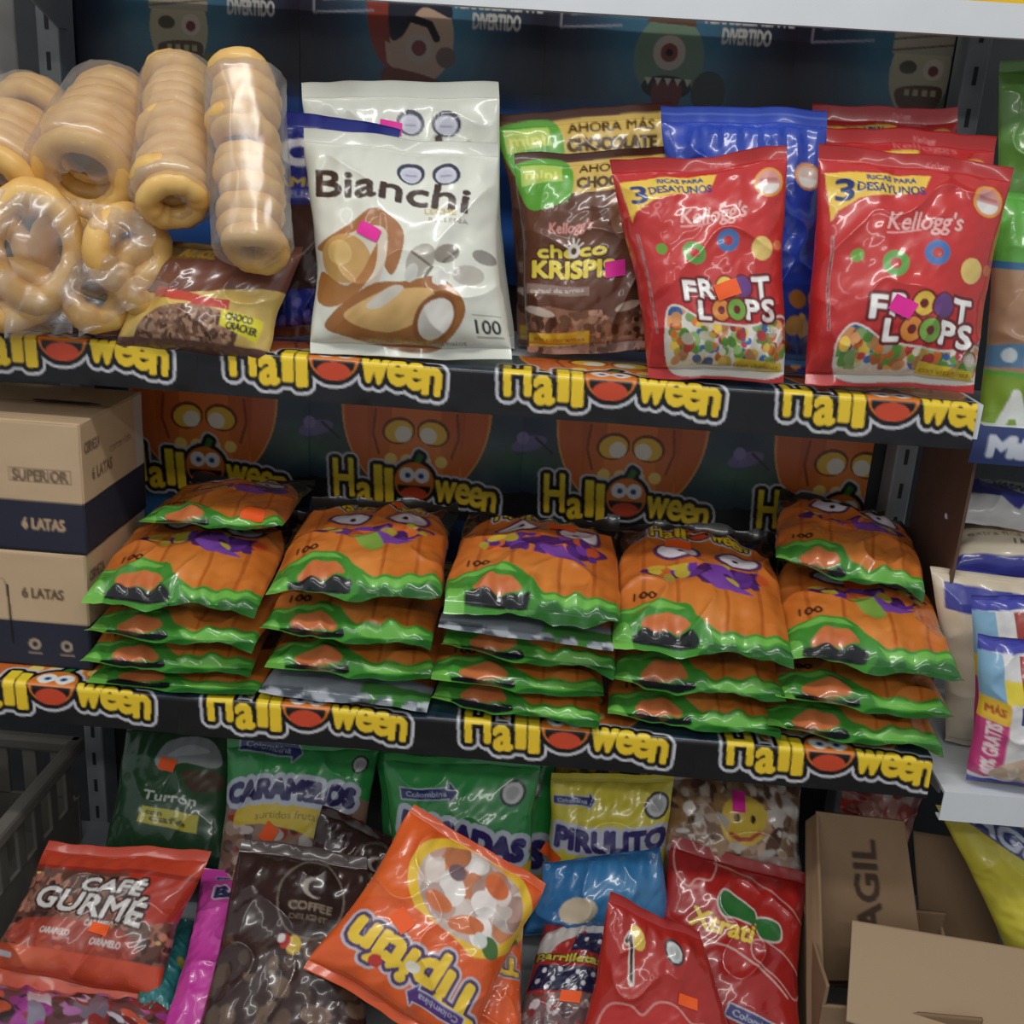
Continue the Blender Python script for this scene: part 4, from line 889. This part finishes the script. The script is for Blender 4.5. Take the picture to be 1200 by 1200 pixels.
def art_parrillet(cv):
    A = cv.asp; cv.a[:] = (176, 40, 34); cv.mottle(16, 4, 3)
    cv.poly([(.0, .5), (.1, .3), (.5, .12), (.7, .1), (.6, .3), (.3, .44), (.15, .7)], (206, 196, 190), sm=True); cv.ell(.78, .2, .2, .12, (180, 176, 176), rot=.3)
    cv.poly([(.55, .32), (.9, .28), (1, .60), (.5, .54)], (34, 32, 70)); cv.poly([(.1, .74), (1, .78), (1, 1.10), (.02, 1.06)], (34, 32, 70))
    for x, y in ((.7, .4), (.9, .42), (.2, .82), (.42, .80), (.66, .84), (.88, .86), (.14, .95), (.34, .92), (.55, .96), (.76, .98), (.95, 1.0), (.28, 1.03), (.66, 1.05)): cv.ell(x, y, .032, .032, (214, 216, 224))
    mm = cv.tmask('parrilletas', .52, .64, .94, .11, bold=.006, rot=.08); cv.put(dil(mm, .014*cv.k), (60, 40, 30)); cv.put(mm, (214, 190, 50))
    m = cv.Y > 1.1; cv.put(m, (120, 90, 90)); cv.blobs(m, [(190, 150, 150), (90, 60, 66), (210, 200, 200), (150, 60, 56)], 50, .03, .06, 2)
def art_red_logo(cv):
    A = cv.asp; cv.a[:] = (172, 28, 24); cv.mottle(16, 3, 2); cv.glow(.5, .6, .7, .5, (184, 34, 28), .7)
    P = cv.smooth([(.04, .06), (.1, -.02), (.2, .05), (.26, -.01), (.33, .08), (.30, .22), (.2, .24), (.14, .30), (.06, .22)]); m = cv.pmask(P); cv.put(dil(m, .014*cv.k), (214, 150, 140)); cv.put(m, (178, 34, 34))
    cv.line([(.32, .10), (.6, .14), (.85, .26), (1, .36)], .016, (206, 130, 120))
    m = cv.pmask(cv.smooth([(.36, .36), (.40, .28), (.50, .31), (.62, .38), (.62, .46), (.48, .44), (.40, .44)])); m2 = cv.pmask(cv.smooth([(.64, .42), (.80, .42), (.82, .52), (.68, .54)]))
    cv.put(dil(m | m2, .014*cv.k), (206, 186, 176)); cv.put(m | m2, (40, 110, 46))
    mm = cv.tmask('Xtrati', .40, .50, .44, .12, bold=.006, rot=.10, slant=.1); cv.put(dil(mm, .010*cv.k), (150, 40, 30)); cv.put(mm, (232, 196, 48))
    P = cv.pmask(cv.smooth([(.64, .56), (.84, .60), (1.0, .70), (.96, .84), (.82, .76), (.64, .66)])); cv.put(dil(P, .010*cv.k), (206, 150, 140)); cv.put(P, (168, 28, 28))
    cv.line([(.2, .60), (.5, .64), (.72, .74), (.9, .86)], .014, (206, 160, 150)); arrow_logo(cv, .70, 1.05, .40, .28, (70, 66, 120))
def art_red_one(cv):
    A = cv.asp; cv.a[:] = (184, 34, 28); cv.mottle(14, 3, 5); cv.glow(.4, .5, .7, .5, (196, 42, 30), .7)
    cv.ell(.30, .22, .07, .08, (226, 190, 60)); cv.line([(.20, .27), (.24, .22), (.25, .52)], .05, (226, 206, 190)); cv.line([(.20, .27), (.24, .23), (.25, .51)], .026, (40, 30, 30))
    seal_dot(cv, .64, .22, .09)
    P = cv.smooth([(.08, .85), (.12, .70), (.26, .67), (.36, .72), (.46, .61), (.60, .61), (.70, .71), (.82, .72), (.90, .85), (.86, 1.05), (.5, 1.15), (.15, 1.05)]); m = cv.pmask(P); cv.put(dil(m, .016*cv.k), (222, 140, 132)); cv.put(m, (204, 38, 32)); cv.line([(.36, .84), (.40, 1.0)], .012, (170, 30, 28))
def art_lolly(cv):
    cv.a[:] = (110, 70, 76); cv.blobs(cv.m() | True, [(170, 60, 150), (206, 196, 206), (150, 50, 46), (90, 60, 54), (190, 120, 180), (214, 90, 60), (70, 50, 56), (140, 130, 150)], 160, .02, .06, 3, 2.4)
def art_teal(cv): cv.a[:] = (40, 120, 122); cv.mottle(40, 5, 2); cv.blobs(cv.Y > .8, [(70, 130, 60), (200, 180, 60)], 10, .05, .1, 2)
def art_yellow_scrap(cv): cv.a[:] = (206, 186, 60); cv.blobs(cv.m() | True, [(70, 50, 90), (214, 196, 80), (150, 120, 60), (60, 90, 60)], 60, .03, .07, 5)

GB = 'candy bags on the bottom deck'
def bb(name, label, cs, art, T=.045, back=(80, 60, 60), **kw):
    kw.setdefault('px', .0019); return bag(name, label, 'candy bag', q4(*cs), art, T, back, group=GB, **kw)
bb('green_candy_bag', 'dark green bag with a yellow label below the left upright', ((150, 848, .20), (280, 846, .20), (266, 1030, .07), (118, 1015, .07)), art_green_coffee, .04, (30, 60, 36), seed=41, px=.00135, wr=.6, stickers=[(.46, .36, .15, .10, ORANGE, .2)])
bb('caramel_bag', 'green candy bag with dark blue lettering over a yellow banner', ((266, 862, .13), (442, 868, .13), (424, 1098, .05), (246, 1082, .05)), art_caramelos, .05, (40, 120, 60), seed=42, px=.00135, stickers=[(.36, .60, .10, .12, ORANGE, .5)], wr=1.3)
bb('green_sweet_bag', 'green bag mostly hidden behind the bright green bag with blue letters', ((438, 867, .14), (652, 873, .14), (650, 1050, .08), (446, 1040, .08)), art_masadas, .04, (40, 120, 60), seed=43)
bb('green_sweet_bag', 'bright green bag with slanted blue letters, above the large orange bag', ((449, 882, .085), (634, 890, .085), (622, 1062, .03), (455, 1046, .03)), art_masadas, .045, (40, 120, 60), seed=44, px=.00135, wr=1.3)
bb('mixed_sweet_bag', 'small yellow and purple bag tucked behind the plain yellow bag', ((650, 888, .16), (760, 892, .16), (757, 1000, .12), (650, 1000, .12)), art_yellow_scrap, .03, seed=45)
bb('lollipop_bag', 'yellow candy bag with blue lettering above the blue bag', ((647, 904, .10), (791, 906, .10), (780, 1070, .045), (634, 1066, .045)), art_pirulito, .045, (200, 180, 50), seed=46, px=.00135, stickers=[(.02, .66, .16, .10, ORANGE, .6)], wr=1.2)
bb('wrapped_sweets_bag', 'clear bag of brown wrapped sweets with a smiling face', ((776, 906, .14), (940, 910, .14), (938, 1040, .07), (766, 1030, .07)), art_wrapped, .055, (150, 120, 100), seed=47, stickers=[(.55, .17, .09, .14, PINK, .1)], wr=1.8)
bb('blue_candy_bag', 'crumpled blue bag just below the yellow candy bag', ((636, 1012, .03), (772, 990, .03), (795, 1100, -.01), (612, 1096, -.01)), art_bluebag, .05, (30, 80, 130), seed=48, wr=1.8, seal=(.03, .03))
bb('dark_coffee_bag', 'dark brown bag with a round emblem behind the orange bag', ((376, 944, .05), (482, 988, .05), (432, 1150, -.005), (325, 1120, -.005)), art_coffee(0), .04, (40, 26, 24), seed=49, wr=1.4)
bb('pink_candy_bag', 'bright pink bag standing beside the dark brown bag', ((240, 1018, .045), (330, 1024, .045), (290, 1240, -.05), (186, 1236, -.05)), art_pink, .045, (190, 50, 150), seed=50)
bb('dark_coffee_bag', 'large dark brown coffee candy bag, glossy and creased', ((284, 984, -.01), (428, 1004, -.01), (436, 1275, -.11), (222, 1255, -.11)), art_coffee(1), .06, (40, 26, 24), seed=51, wr=1.9)
bb('coffee_candy_bag', 'red-orange coffee candy bag with white lettering at lower left', ((58, 988, .0), (250, 995, .0), (180, 1190, -.14), (-28, 1152, -.14)), art_gurme, .055, (150, 60, 40), seed=52, px=.00135, stickers=[(.60, .50, .13, .055, ORANGE, .15)], wr=1.3, seal=(.07, .10))
bb('lollipop_bag', 'clear bag of purple and white lollipops below the red-orange coffee bag', ((-30, 1148, -.13), (205, 1172, -.13), (215, 1275, -.20), (-30, 1265, -.20)), art_lolly, .045, seed=53, wr=1.8)
bb('teal_candy_bag', 'narrow teal bag showing between the red-orange and pink bags', ((165, 1085, .0), (226, 1080, .0), (200, 1215, -.05), (158, 1210, -.05)), art_teal, .03, seed=54)
bb('orange_candy_bag', 'orange bag half hidden behind the front upside-down orange bag', ((515, 1045, -.05), (614, 1060, -.05), (610, 1260, -.12), (525, 1260, -.12)), art_tipitin, .04, (220, 90, 30), seed=55)
bb('starry_candy_bag', 'red and navy candy bag with white dots and yellow letters', ((640, 1072, -.01), (716, 1072, -.01), (694, 1250, -.10), (588, 1245, -.10)), art_parrillet, .04, (150, 40, 36), seed=56, px=.00135, stickers=[(.62, 1.16, .28, .15, ORANGE, .1)])
bb('red_candy_bag', 'red bag with green and yellow lettering beside the open box', ((790, 982, .06), (944, 1026, .06), (942, 1262, -.04), (740, 1225, -.04)), art_red_logo, .05, (150, 30, 30), seed=57, px=.00135, wr=1.2)
bb('red_candy_bag', 'red bag with a figure one and a bubble outline, in front', ((718, 1046, -.085), (818, 1092, -.085), (886, 1275, -.18), (668, 1262, -.18)), art_red_one, .045, (150, 30, 30), seed=58, px=.00135, stickers=[(.70, .55, .15, .085, ORANGE, .2)], wr=1.1)
bb('orange_candy_bag', 'large orange bag lying upside down on top of the pile', ((486, 942, -.04), (636, 1036, -.07), (548, 1246, -.22), (356, 1134, -.18)), art_tipitin, .06, (220, 90, 30), seed=59, px=.00135, wr=1.5, seal=(.05, .05), stickers=[(.30, .62, .13, .10, ORANGE, .4)])

# ---------------------------------------------------------------- open cardboard box with flaps
def art_agil(cv):
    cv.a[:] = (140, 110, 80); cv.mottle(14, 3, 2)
    cv.text('FRAGIL', .50, cv.asp*.55, cv.asp*.82, .26, (70, 52, 40), bold=.012, rot=-math.pi/2)
def slab(nm, corners, th, parent, base, cv=None, mat=None, px=.003):
    TL, TR, BR, BL = [np.asarray(c, float)-base for c in corners]
    n = np.cross(BL-TL, TR-TL); n /= np.linalg.norm(n)
    W = np.linalg.norm(TR-TL); H = np.linalg.norm(BL-TL); nu, nv = max(4, int(W/px)), max(4, int(H/px))
    uu, vv = np.meshgrid(np.linspace(0, 1, nu), np.linspace(0, 1, nv)); f = lambda u, v: (TL+(TR-TL)*u[..., None])*(1-v[..., None])+(BL+(BR-BL)*u[..., None])*v[..., None]
    P = f(uu, vv)+n*(.003*fbm(uu*2+W*30, vv*2+H*10, 4))[..., None]; Q = P-n*th
    V = np.concatenate([P.reshape(-1, 3), Q.reshape(-1, 3)]); N = nu*nv; i = np.arange(N).reshape(nv, nu)
    F = [grid_faces(nv, nu), grid_faces(nv, nu, N, True)]
    for e in (i[0], i[-1][::-1], i[:, -1], i[:, 0][::-1]): F.append(np.stack([e[:-1], e[1:], e[1:]+N, e[:-1]+N], -1))
    if cv is None: cv = Cv(H/W, 60, (140, 110, 80))  # board colour darkened: the dimmer light on the box is painted in
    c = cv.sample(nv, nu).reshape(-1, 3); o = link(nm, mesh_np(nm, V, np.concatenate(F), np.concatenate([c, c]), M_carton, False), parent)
    return o
def open_box():
    zf = Z3+.003; X0, X1, Ya, Yb, zt = .378, .575, -.12, .045, .455
    base = np.array([(X0+X1)/2, Ya, zf]); t = thing('cardboard_box', 'open cardboard box with raised flaps lettered FRAGIL', 'box', tuple(base))
    A = np.array
    K = (178, 144, 106)
    c = lambda: Cv(1.0, 40, K)
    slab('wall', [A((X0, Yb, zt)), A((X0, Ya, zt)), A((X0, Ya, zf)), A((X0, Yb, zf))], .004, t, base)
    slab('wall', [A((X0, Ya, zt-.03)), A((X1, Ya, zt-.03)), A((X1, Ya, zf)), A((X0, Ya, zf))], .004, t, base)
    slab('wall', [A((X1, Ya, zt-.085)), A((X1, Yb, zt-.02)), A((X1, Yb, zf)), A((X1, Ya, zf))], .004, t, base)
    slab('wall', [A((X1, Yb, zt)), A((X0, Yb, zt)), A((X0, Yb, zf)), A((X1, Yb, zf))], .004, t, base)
    cv = Cv(1.75, 220); art_agil(cv)
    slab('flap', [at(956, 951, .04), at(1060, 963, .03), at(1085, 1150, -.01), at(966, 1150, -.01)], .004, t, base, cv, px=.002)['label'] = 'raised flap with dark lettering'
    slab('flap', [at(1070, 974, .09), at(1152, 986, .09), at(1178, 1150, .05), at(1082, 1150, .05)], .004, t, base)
    slab('flap', [at(999, 1078, -.025), at(1225, 1116, -.025), at(1240, 1280, -.15), at(992, 1196, -.15)], .004, t, base, Cv(.7, 60, (176, 146, 114)))['label'] = 'lighter front flap folded down'  # same board in a lighter tone: light on the upturned flap is painted in
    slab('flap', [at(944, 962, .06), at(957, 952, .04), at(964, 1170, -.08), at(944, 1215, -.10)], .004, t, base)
open_box()
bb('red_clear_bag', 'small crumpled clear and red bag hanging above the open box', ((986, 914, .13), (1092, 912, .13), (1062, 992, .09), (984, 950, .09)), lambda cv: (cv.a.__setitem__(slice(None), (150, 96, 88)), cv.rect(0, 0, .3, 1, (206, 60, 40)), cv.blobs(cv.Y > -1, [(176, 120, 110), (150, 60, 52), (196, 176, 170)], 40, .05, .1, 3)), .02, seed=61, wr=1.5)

# ---------------------------------------------------------------- grey plastic crate at lower left
M_crate = pm('grey_plastic', (112, 108, 100), .55, var=.08, scale=20)
M_tray = pm('blue_grey_plastic', (120, 136, 146), .35, var=.12, scale=16)
def crate():
    X0, X1, Ya, Yb, z0, z1 = -1.04, -.712, -.24, .22, Z3+.003, .50
    t = thing('plastic_crate', 'grey slatted plastic crate at the lower left corner', 'crate', ((X0+X1)/2, (Ya+Yb)/2, z0)); cx, cy = (X0+X1)/2, (Ya+Yb)/2
    w, d, h = X1-X0, Yb-Ya, z1-z0
    def part(nm, sx, sy, sz, x, y, z, bev=.004): return link(nm, box_me(nm, sx, sy, sz, M_crate, bev), t, (x, y, z))
    sw = None
    part('crate_floor', w, d, .008, 0, 0, 0)
    for s in (-1, 1):
        part('rim', .022, d+.02, .024, s*w/2, 0, h-.024, .006); part('rim', w+.02, .022, .024, 0, s*d/2, h-.024, .006)
        part('side_wall', .006, d, h*.42, s*(w/2-.004), 0, .004, .001); part('side_wall', w, .006, h*.42, 0, s*(d/2-.004), .004, .001)
        for k in range(9): part('slat', .006, .022, h*.55, s*(w/2-.004), -d/2+.03+k*(d-.06)/8, h*.42, .002)
        for k in range(7): part('slat', .022, .006, h*.55, -w/2+.03+k*(w-.06)/6, s*(d/2-.004), h*.42, .002)
crate()
for i, (x, y, rz) in enumerate(((-.875, .11, .25), (-.86, -.09, .2), (-.875, .01, .3))):
    o = thing('plastic_tray', ['blue-grey tray standing at the back of the plastic crate', 'blue-grey tray standing at the front of the plastic crate', 'blue-grey tray standing in the middle of the plastic crate'][i], 'tray', (x, y, Z3+.013), 'trays in the crate', (R(8), 0, rz))
    link('tray_back', box_me('tray_back', .17, .006, .20, M_tray, .002), o)
    for k in range(5): link('tray_rib', box_me('tray_rib', .008, .010, .19, M_tray, .002), o, (-.07+.035*k, -.008, .004))
    link('tray_rim', box_me('tray_rim', .18, .020, .010, M_tray, .003), o, (0, -.004, .196))
# ================================================================ the neighbouring bays
def fixed(name, label, z, yf, x0, x1, **kw): return shelf(name, label, z, yf, x0, x1, **kw)
fixed("side_shelf", "white shelf at the right edge carrying oat and flour bags", .700, -.055, XR+.024, 1.05, lip=.040)
fixed('side_shelf', 'shelf at the right edge carrying the green packs', 1.128, .05, XR+.030, 1.05, lip=.02)
fixed('side_shelf', 'shelf at the left edge beside the ring snacks', Z1, .02, -1.3, XL-.03, lip=.03)
dp = tag(link('divider_panel', box_me('divider_panel', .004, .19, .40, M_brownpanel), None, (XR+.0345, .175, .7005)), 'brown hardboard divider behind the right upright', 'panel')
M_cprint = film('pack_print', .4, .15)
def art_navy(cv): cv.a[:] = (44, 62, 120); cv.mottle(10, 4, 2); cv.text('Más Sabor', .22, cv.asp*.5, .36, cv.asp*.52, (206, 212, 226), bold=.006)
def navy():
    X0, X1, z0, z1, Y = XR+.012, 1.0, 1.086, 1.132, .046
    cv = Cv((z1-z0)/(X1-X0), 520); art_navy(cv); nu, nv = 240, 24
    uu, vv = np.meshgrid(np.linspace(0, 1, nu), np.linspace(0, 1, nv)); P = np.stack([uu*(X1-X0), -.004*np.sin(np.pi*vv), (1-vv)*(z1-z0)], -1)
    tag(link('shelf_label', mesh_np('shelf_label', P.reshape(-1, 3), grid_faces(nv, nu), cv.sample(nv, nu).reshape(-1, 3), M_cprint), None, (X0, Y, z0)), 'navy shelf-edge label under the green packs', 'label')
navy()
def art_greenpouch(cv):
    A = cv.asp; cv.a[:] = (92, 180, 60); cv.mottle(14, 4, 3); cv.glow(.2, .3, .5, .3, (120, 206, 80), .6)
    m = (cv.Y > A*.30) & (cv.Y < A*.72); cv.put(m, (186, 140, 104)); cv.mottle(40, 5, 4, m); cv.put((cv.Y > A*.28) & (cv.Y < A*.31), (60, 120, 170))
    cv.poly([(0, A*.62), (.2, A*.60), (.22, A*.7), (.0, A*.71)], (90, 140, 180)); cv.ell(.12, A*.655, .05, .05, (206, 220, 226))
    m = cv.Y > A*.74; cv.put(m, (140, 176, 44)); cv.text('Arroz', .42, A*.87, .62, .26, (240, 242, 236), bold=.02); cv.rect(.05, A*.955, .9, A*.985, (90, 140, 160))
def art_greencarton(cv):
    A = cv.asp; cv.a[:] = (96, 150, 60); cv.mottle(16, 3, 3); cv.text('Avena', .52, A*.42, .84, .34, (238, 240, 234), bold=.03); cv.rect(.1, A*.60, 1, A*.76, (74, 118, 150)); cv.text('Coco', .42, A*.68, .4, .09, (196, 212, 220), bold=.004); cv.ell(.12, A*.42, .07, .07, (206, 196, 110))
bag('green_pouch', 'green pouch with a lime label behind the right red bags', 'pouch', [at(1163, 222, .12), at(1330, 235, .12), at(1320, 520, .09), at(1146, 508, .09)], art_greenpouch, .05, (80, 140, 60), seed=71, seal=(.03, .03))
bag('green_pouch', 'taller green pouch standing behind the lime-labelled pouch', 'pouch', [at(1172, 70, .20), at(1320, 78, .20), at(1320, 500, .16), at(1160, 490, .16)], art_greencarton, .04, (80, 140, 60), seed=72, seal=(.03, .03), asp=None)
CREAM = (222, 206, 178)
def art_flour(k):
    def art(cv):
        A = cv.asp; cv.a[:] = CREAM if k else (210, 208, 204); cv.mottle(10, 4, k); bl = (58, 62, 160)
        if k == 0:
            cv.poly([(0, .06), (.16, .02), (.42, .28), (.5, .30), (.44, .40), (.0, .22)], bl); cv.poly([(.5, .36), (.95, .10), (1, .12), (1, .3), (.6, .44)], bl); cv.text('HARINA', .40, .20, .24, .08, (60, 60, 66), bold=.004, rot=.5)
        elif k == 1:
            cv.line([(.12, .10), (.17, .16), (.34, .06)], .016, (50, 46, 46)); cv.ell(.2, .08, .03, .02, (50, 46, 46)); cv.poly([(.40, .08), (.6, .2), (1, .26), (1, .5), (.7, .42)], (52, 60, 110), sm=True); cv.text('extra fina', .24, .26, .34, .045, (110, 100, 90)); cv.text('1 kg', .40, .33, .1, .05, (80, 76, 70), bold=.003); cv.rect(0, A-.09, 1, A, bl)
        else:
            cv.poly([(.06, .08), (1, .10), (1, .30), (.04, .24)], (66, 70, 170)); cv.text('HARINA DE TRIGO', .55, .60, .7, .08, (70, 70, 120), bold=.004); cv.rect(.22, .5, .30, A, (40, 44, 90))
    return art
def art_oats(cv):
    A = cv.asp; cv.a[:] = (224, 222, 222); cv.mottle(8, 4, 2)
    cv.poly([(0, .0), (1, .0), (1, .07), (0, .12)], (66, 70, 180))
    cv.rect(.0, .12, .17, .48, (130, 180, 214)); cv.rect(.17, .30, .30, .48, (240, 216, 50)); cv.rect(.0, .48, .20, .66, (240, 190, 40)); cv.rect(.0, .66, .20, A-.1, (214, 60, 130)); cv.text('40% GRATIS', .10, A*.72, A*.36, .10, (240, 220, 220), bold=.006, rot=-math.pi/2); cv.text('MÁS', .10, .57, .13, .06, (190, 80, 30), bold=.004)
    cv.rect(.30, .12, .95, .40, (176, 60, 50)); cv.poly([(.32, .34), (.95, .30), (.95, .45), (.32, .44)], (30, 28, 34)); cv.text('QUAKER', .62, .375, .54, .075, (232, 232, 232), bold=.008, rot=-.05)
    cv.poly([(.28, .44), (1, .42), (1, .47), (.28, .48)], (240, 214, 60)); cv.rect(.28, .50, .96, .64, (48, 70, 150)); cv.text('AVENA', .55, .55, .36, .05, (214, 220, 236), bold=.003); cv.text('en hojuelas', .55, .60, .36, .03, (190, 200, 226))
    m = cv.pmask(cv.smooth([(.2, 1.0), (.5, .86), (.8, .80), (1.05, .8), (1.05, A-.08), (.2, A-.08)])); cv.put(m, (206, 176, 150)); cv.blobs(m, [(222, 196, 170), (186, 152, 126), (226, 206, 186)], 90, .02, .045, 3)
    cv.poly([(.68, .9), (.9, .82), (1, .9), (1, 1.05), (.8, 1.02)], (50, 76, 160), sm=True); cv.rect(0, A-.06, 1, A, (66, 70, 180)); cv.text('400 g', .6, A-.16, .2, .05, (110, 90, 120))
GF = 'oat and flour bags on the right'
zr = .704
bag('flour_bag', 'cream flour bag with a blue top band behind the oat bags', 'flour bag', [at(1093, 662, .09), at(1290, 688, .09), at(1296, 898, .06), at(1108, 868, .06)], art_flour(2), .06, CREAM, seed=81, group=GF, seal=(.03, .03))
bag('flour_bag', 'cream flour bag with a check mark lying on the flour pile', 'flour bag', [at(1104, 606, .20), at(1290, 636, .20), at(1292, 700, .10), at(1116, 664, .10)], art_flour(1), .05, CREAM, seed=82, group=GF, stickers=[(.80, .12, .20, .09, ORANGE, 0)], seal=(.03, .05))
bag('flour_bag', 'white and blue flour bag topmost on the flour pile', 'flour bag', [at(1100, 560, .22), at(1290, 575, .22), at(1292, 640, .13), at(1104, 606, .13)], art_flour(0), .04, CREAM, seed=83, group=GF, seal=(.03, .03))
bag('oat_bag', 'oat bag with a red picture, directly behind the front oat bag', 'oat bag', [at(1138, 694, .02), at(1290, 706, .02), at(1296, 900, .005), at(1142, 884, .005)], art_oats, .04, (214, 212, 212), seed=84, group=GF, seal=(.03, .03))
bag('oat_bag', 'front oat bag with a pink side stripe, at the right edge', 'oat bag', [at(1146, 742, -.025), at(1296, 752, -.025), at(1290, 930, -.035), at(1131, 913, -.035)], art_oats, .05, (214, 212, 212), seed=85, group=GF, seal=(.03, .03))
# yellow corn flour bag below the side shelf
def art_aguila(cv):
    A = cv.asp; cv.a[:] = (214, 200, 50); cv.mottle(24, 5, 3); cv.glow(.2, .2, .4, .3, (150, 140, 40), .5)
    cv.poly([(.06, .0), (.42, .0), (1, .60), (1, 1.0)], (62, 76, 140)); cv.text('AGUILA', .56, .36, .86, .19, (196, 204, 224), [(.012, (40, 50, 110))], bold=.01, rot=.82)
bag('corn_flour_bag', 'yellow bag with a diagonal blue band under the right shelf', 'flour bag', [at(1098, 945, .05), at(1250, 950, .05), at(1345, 1160, .0), at(1200, 1160, .0)], art_aguila, .05, (180, 160, 50), seed=86, wr=1.4, seal=(.03, .03))
# products on the top shelf: only their feet show
def two(c1, c2):
    def art(cv): cv.a[:] = c1; cv.mottle(14, 4, 2); cv.rect(0, cv.asp*.55, 1, cv.asp*.8, c2)
    return art
carton('red pack standing on the top shelf, beside the yellow pack', .235, .395, .115, .20, 1.5935, 1.70, two((206, 70, 50), (230, 190, 150)), two((206, 70, 50), (190, 60, 44)), False, (200, 80, 60), 'boxed_snack', 'pack', 'packs on the top shelf', px=.004)
carton('yellow pack standing on the top shelf at upper right', .405, .62, .115, .20, 1.5935, 1.70, two((240, 196, 30), (206, 90, 40)), two((240, 196, 30), (220, 170, 30)), False, (230, 190, 60), 'boxed_snack', 'pack', 'packs on the top shelf', px=.004)
def art_whitepack(cv): cv.a[:] = (214, 214, 208); cv.mottle(12, 3, 3); cv.rect(.0, cv.asp*.1, 1, cv.asp*.14, (150, 150, 146)); cv.rect(0, cv.asp*.42, 1, cv.asp*.5, (226, 216, 60))
carton('tall white carton at the upper left edge', -.90, -.735, .12, .24, Z1+.001, 1.62, art_whitepack, art_whitepack, False, (210, 210, 206), 'boxed_snack', 'pack', px=.004)
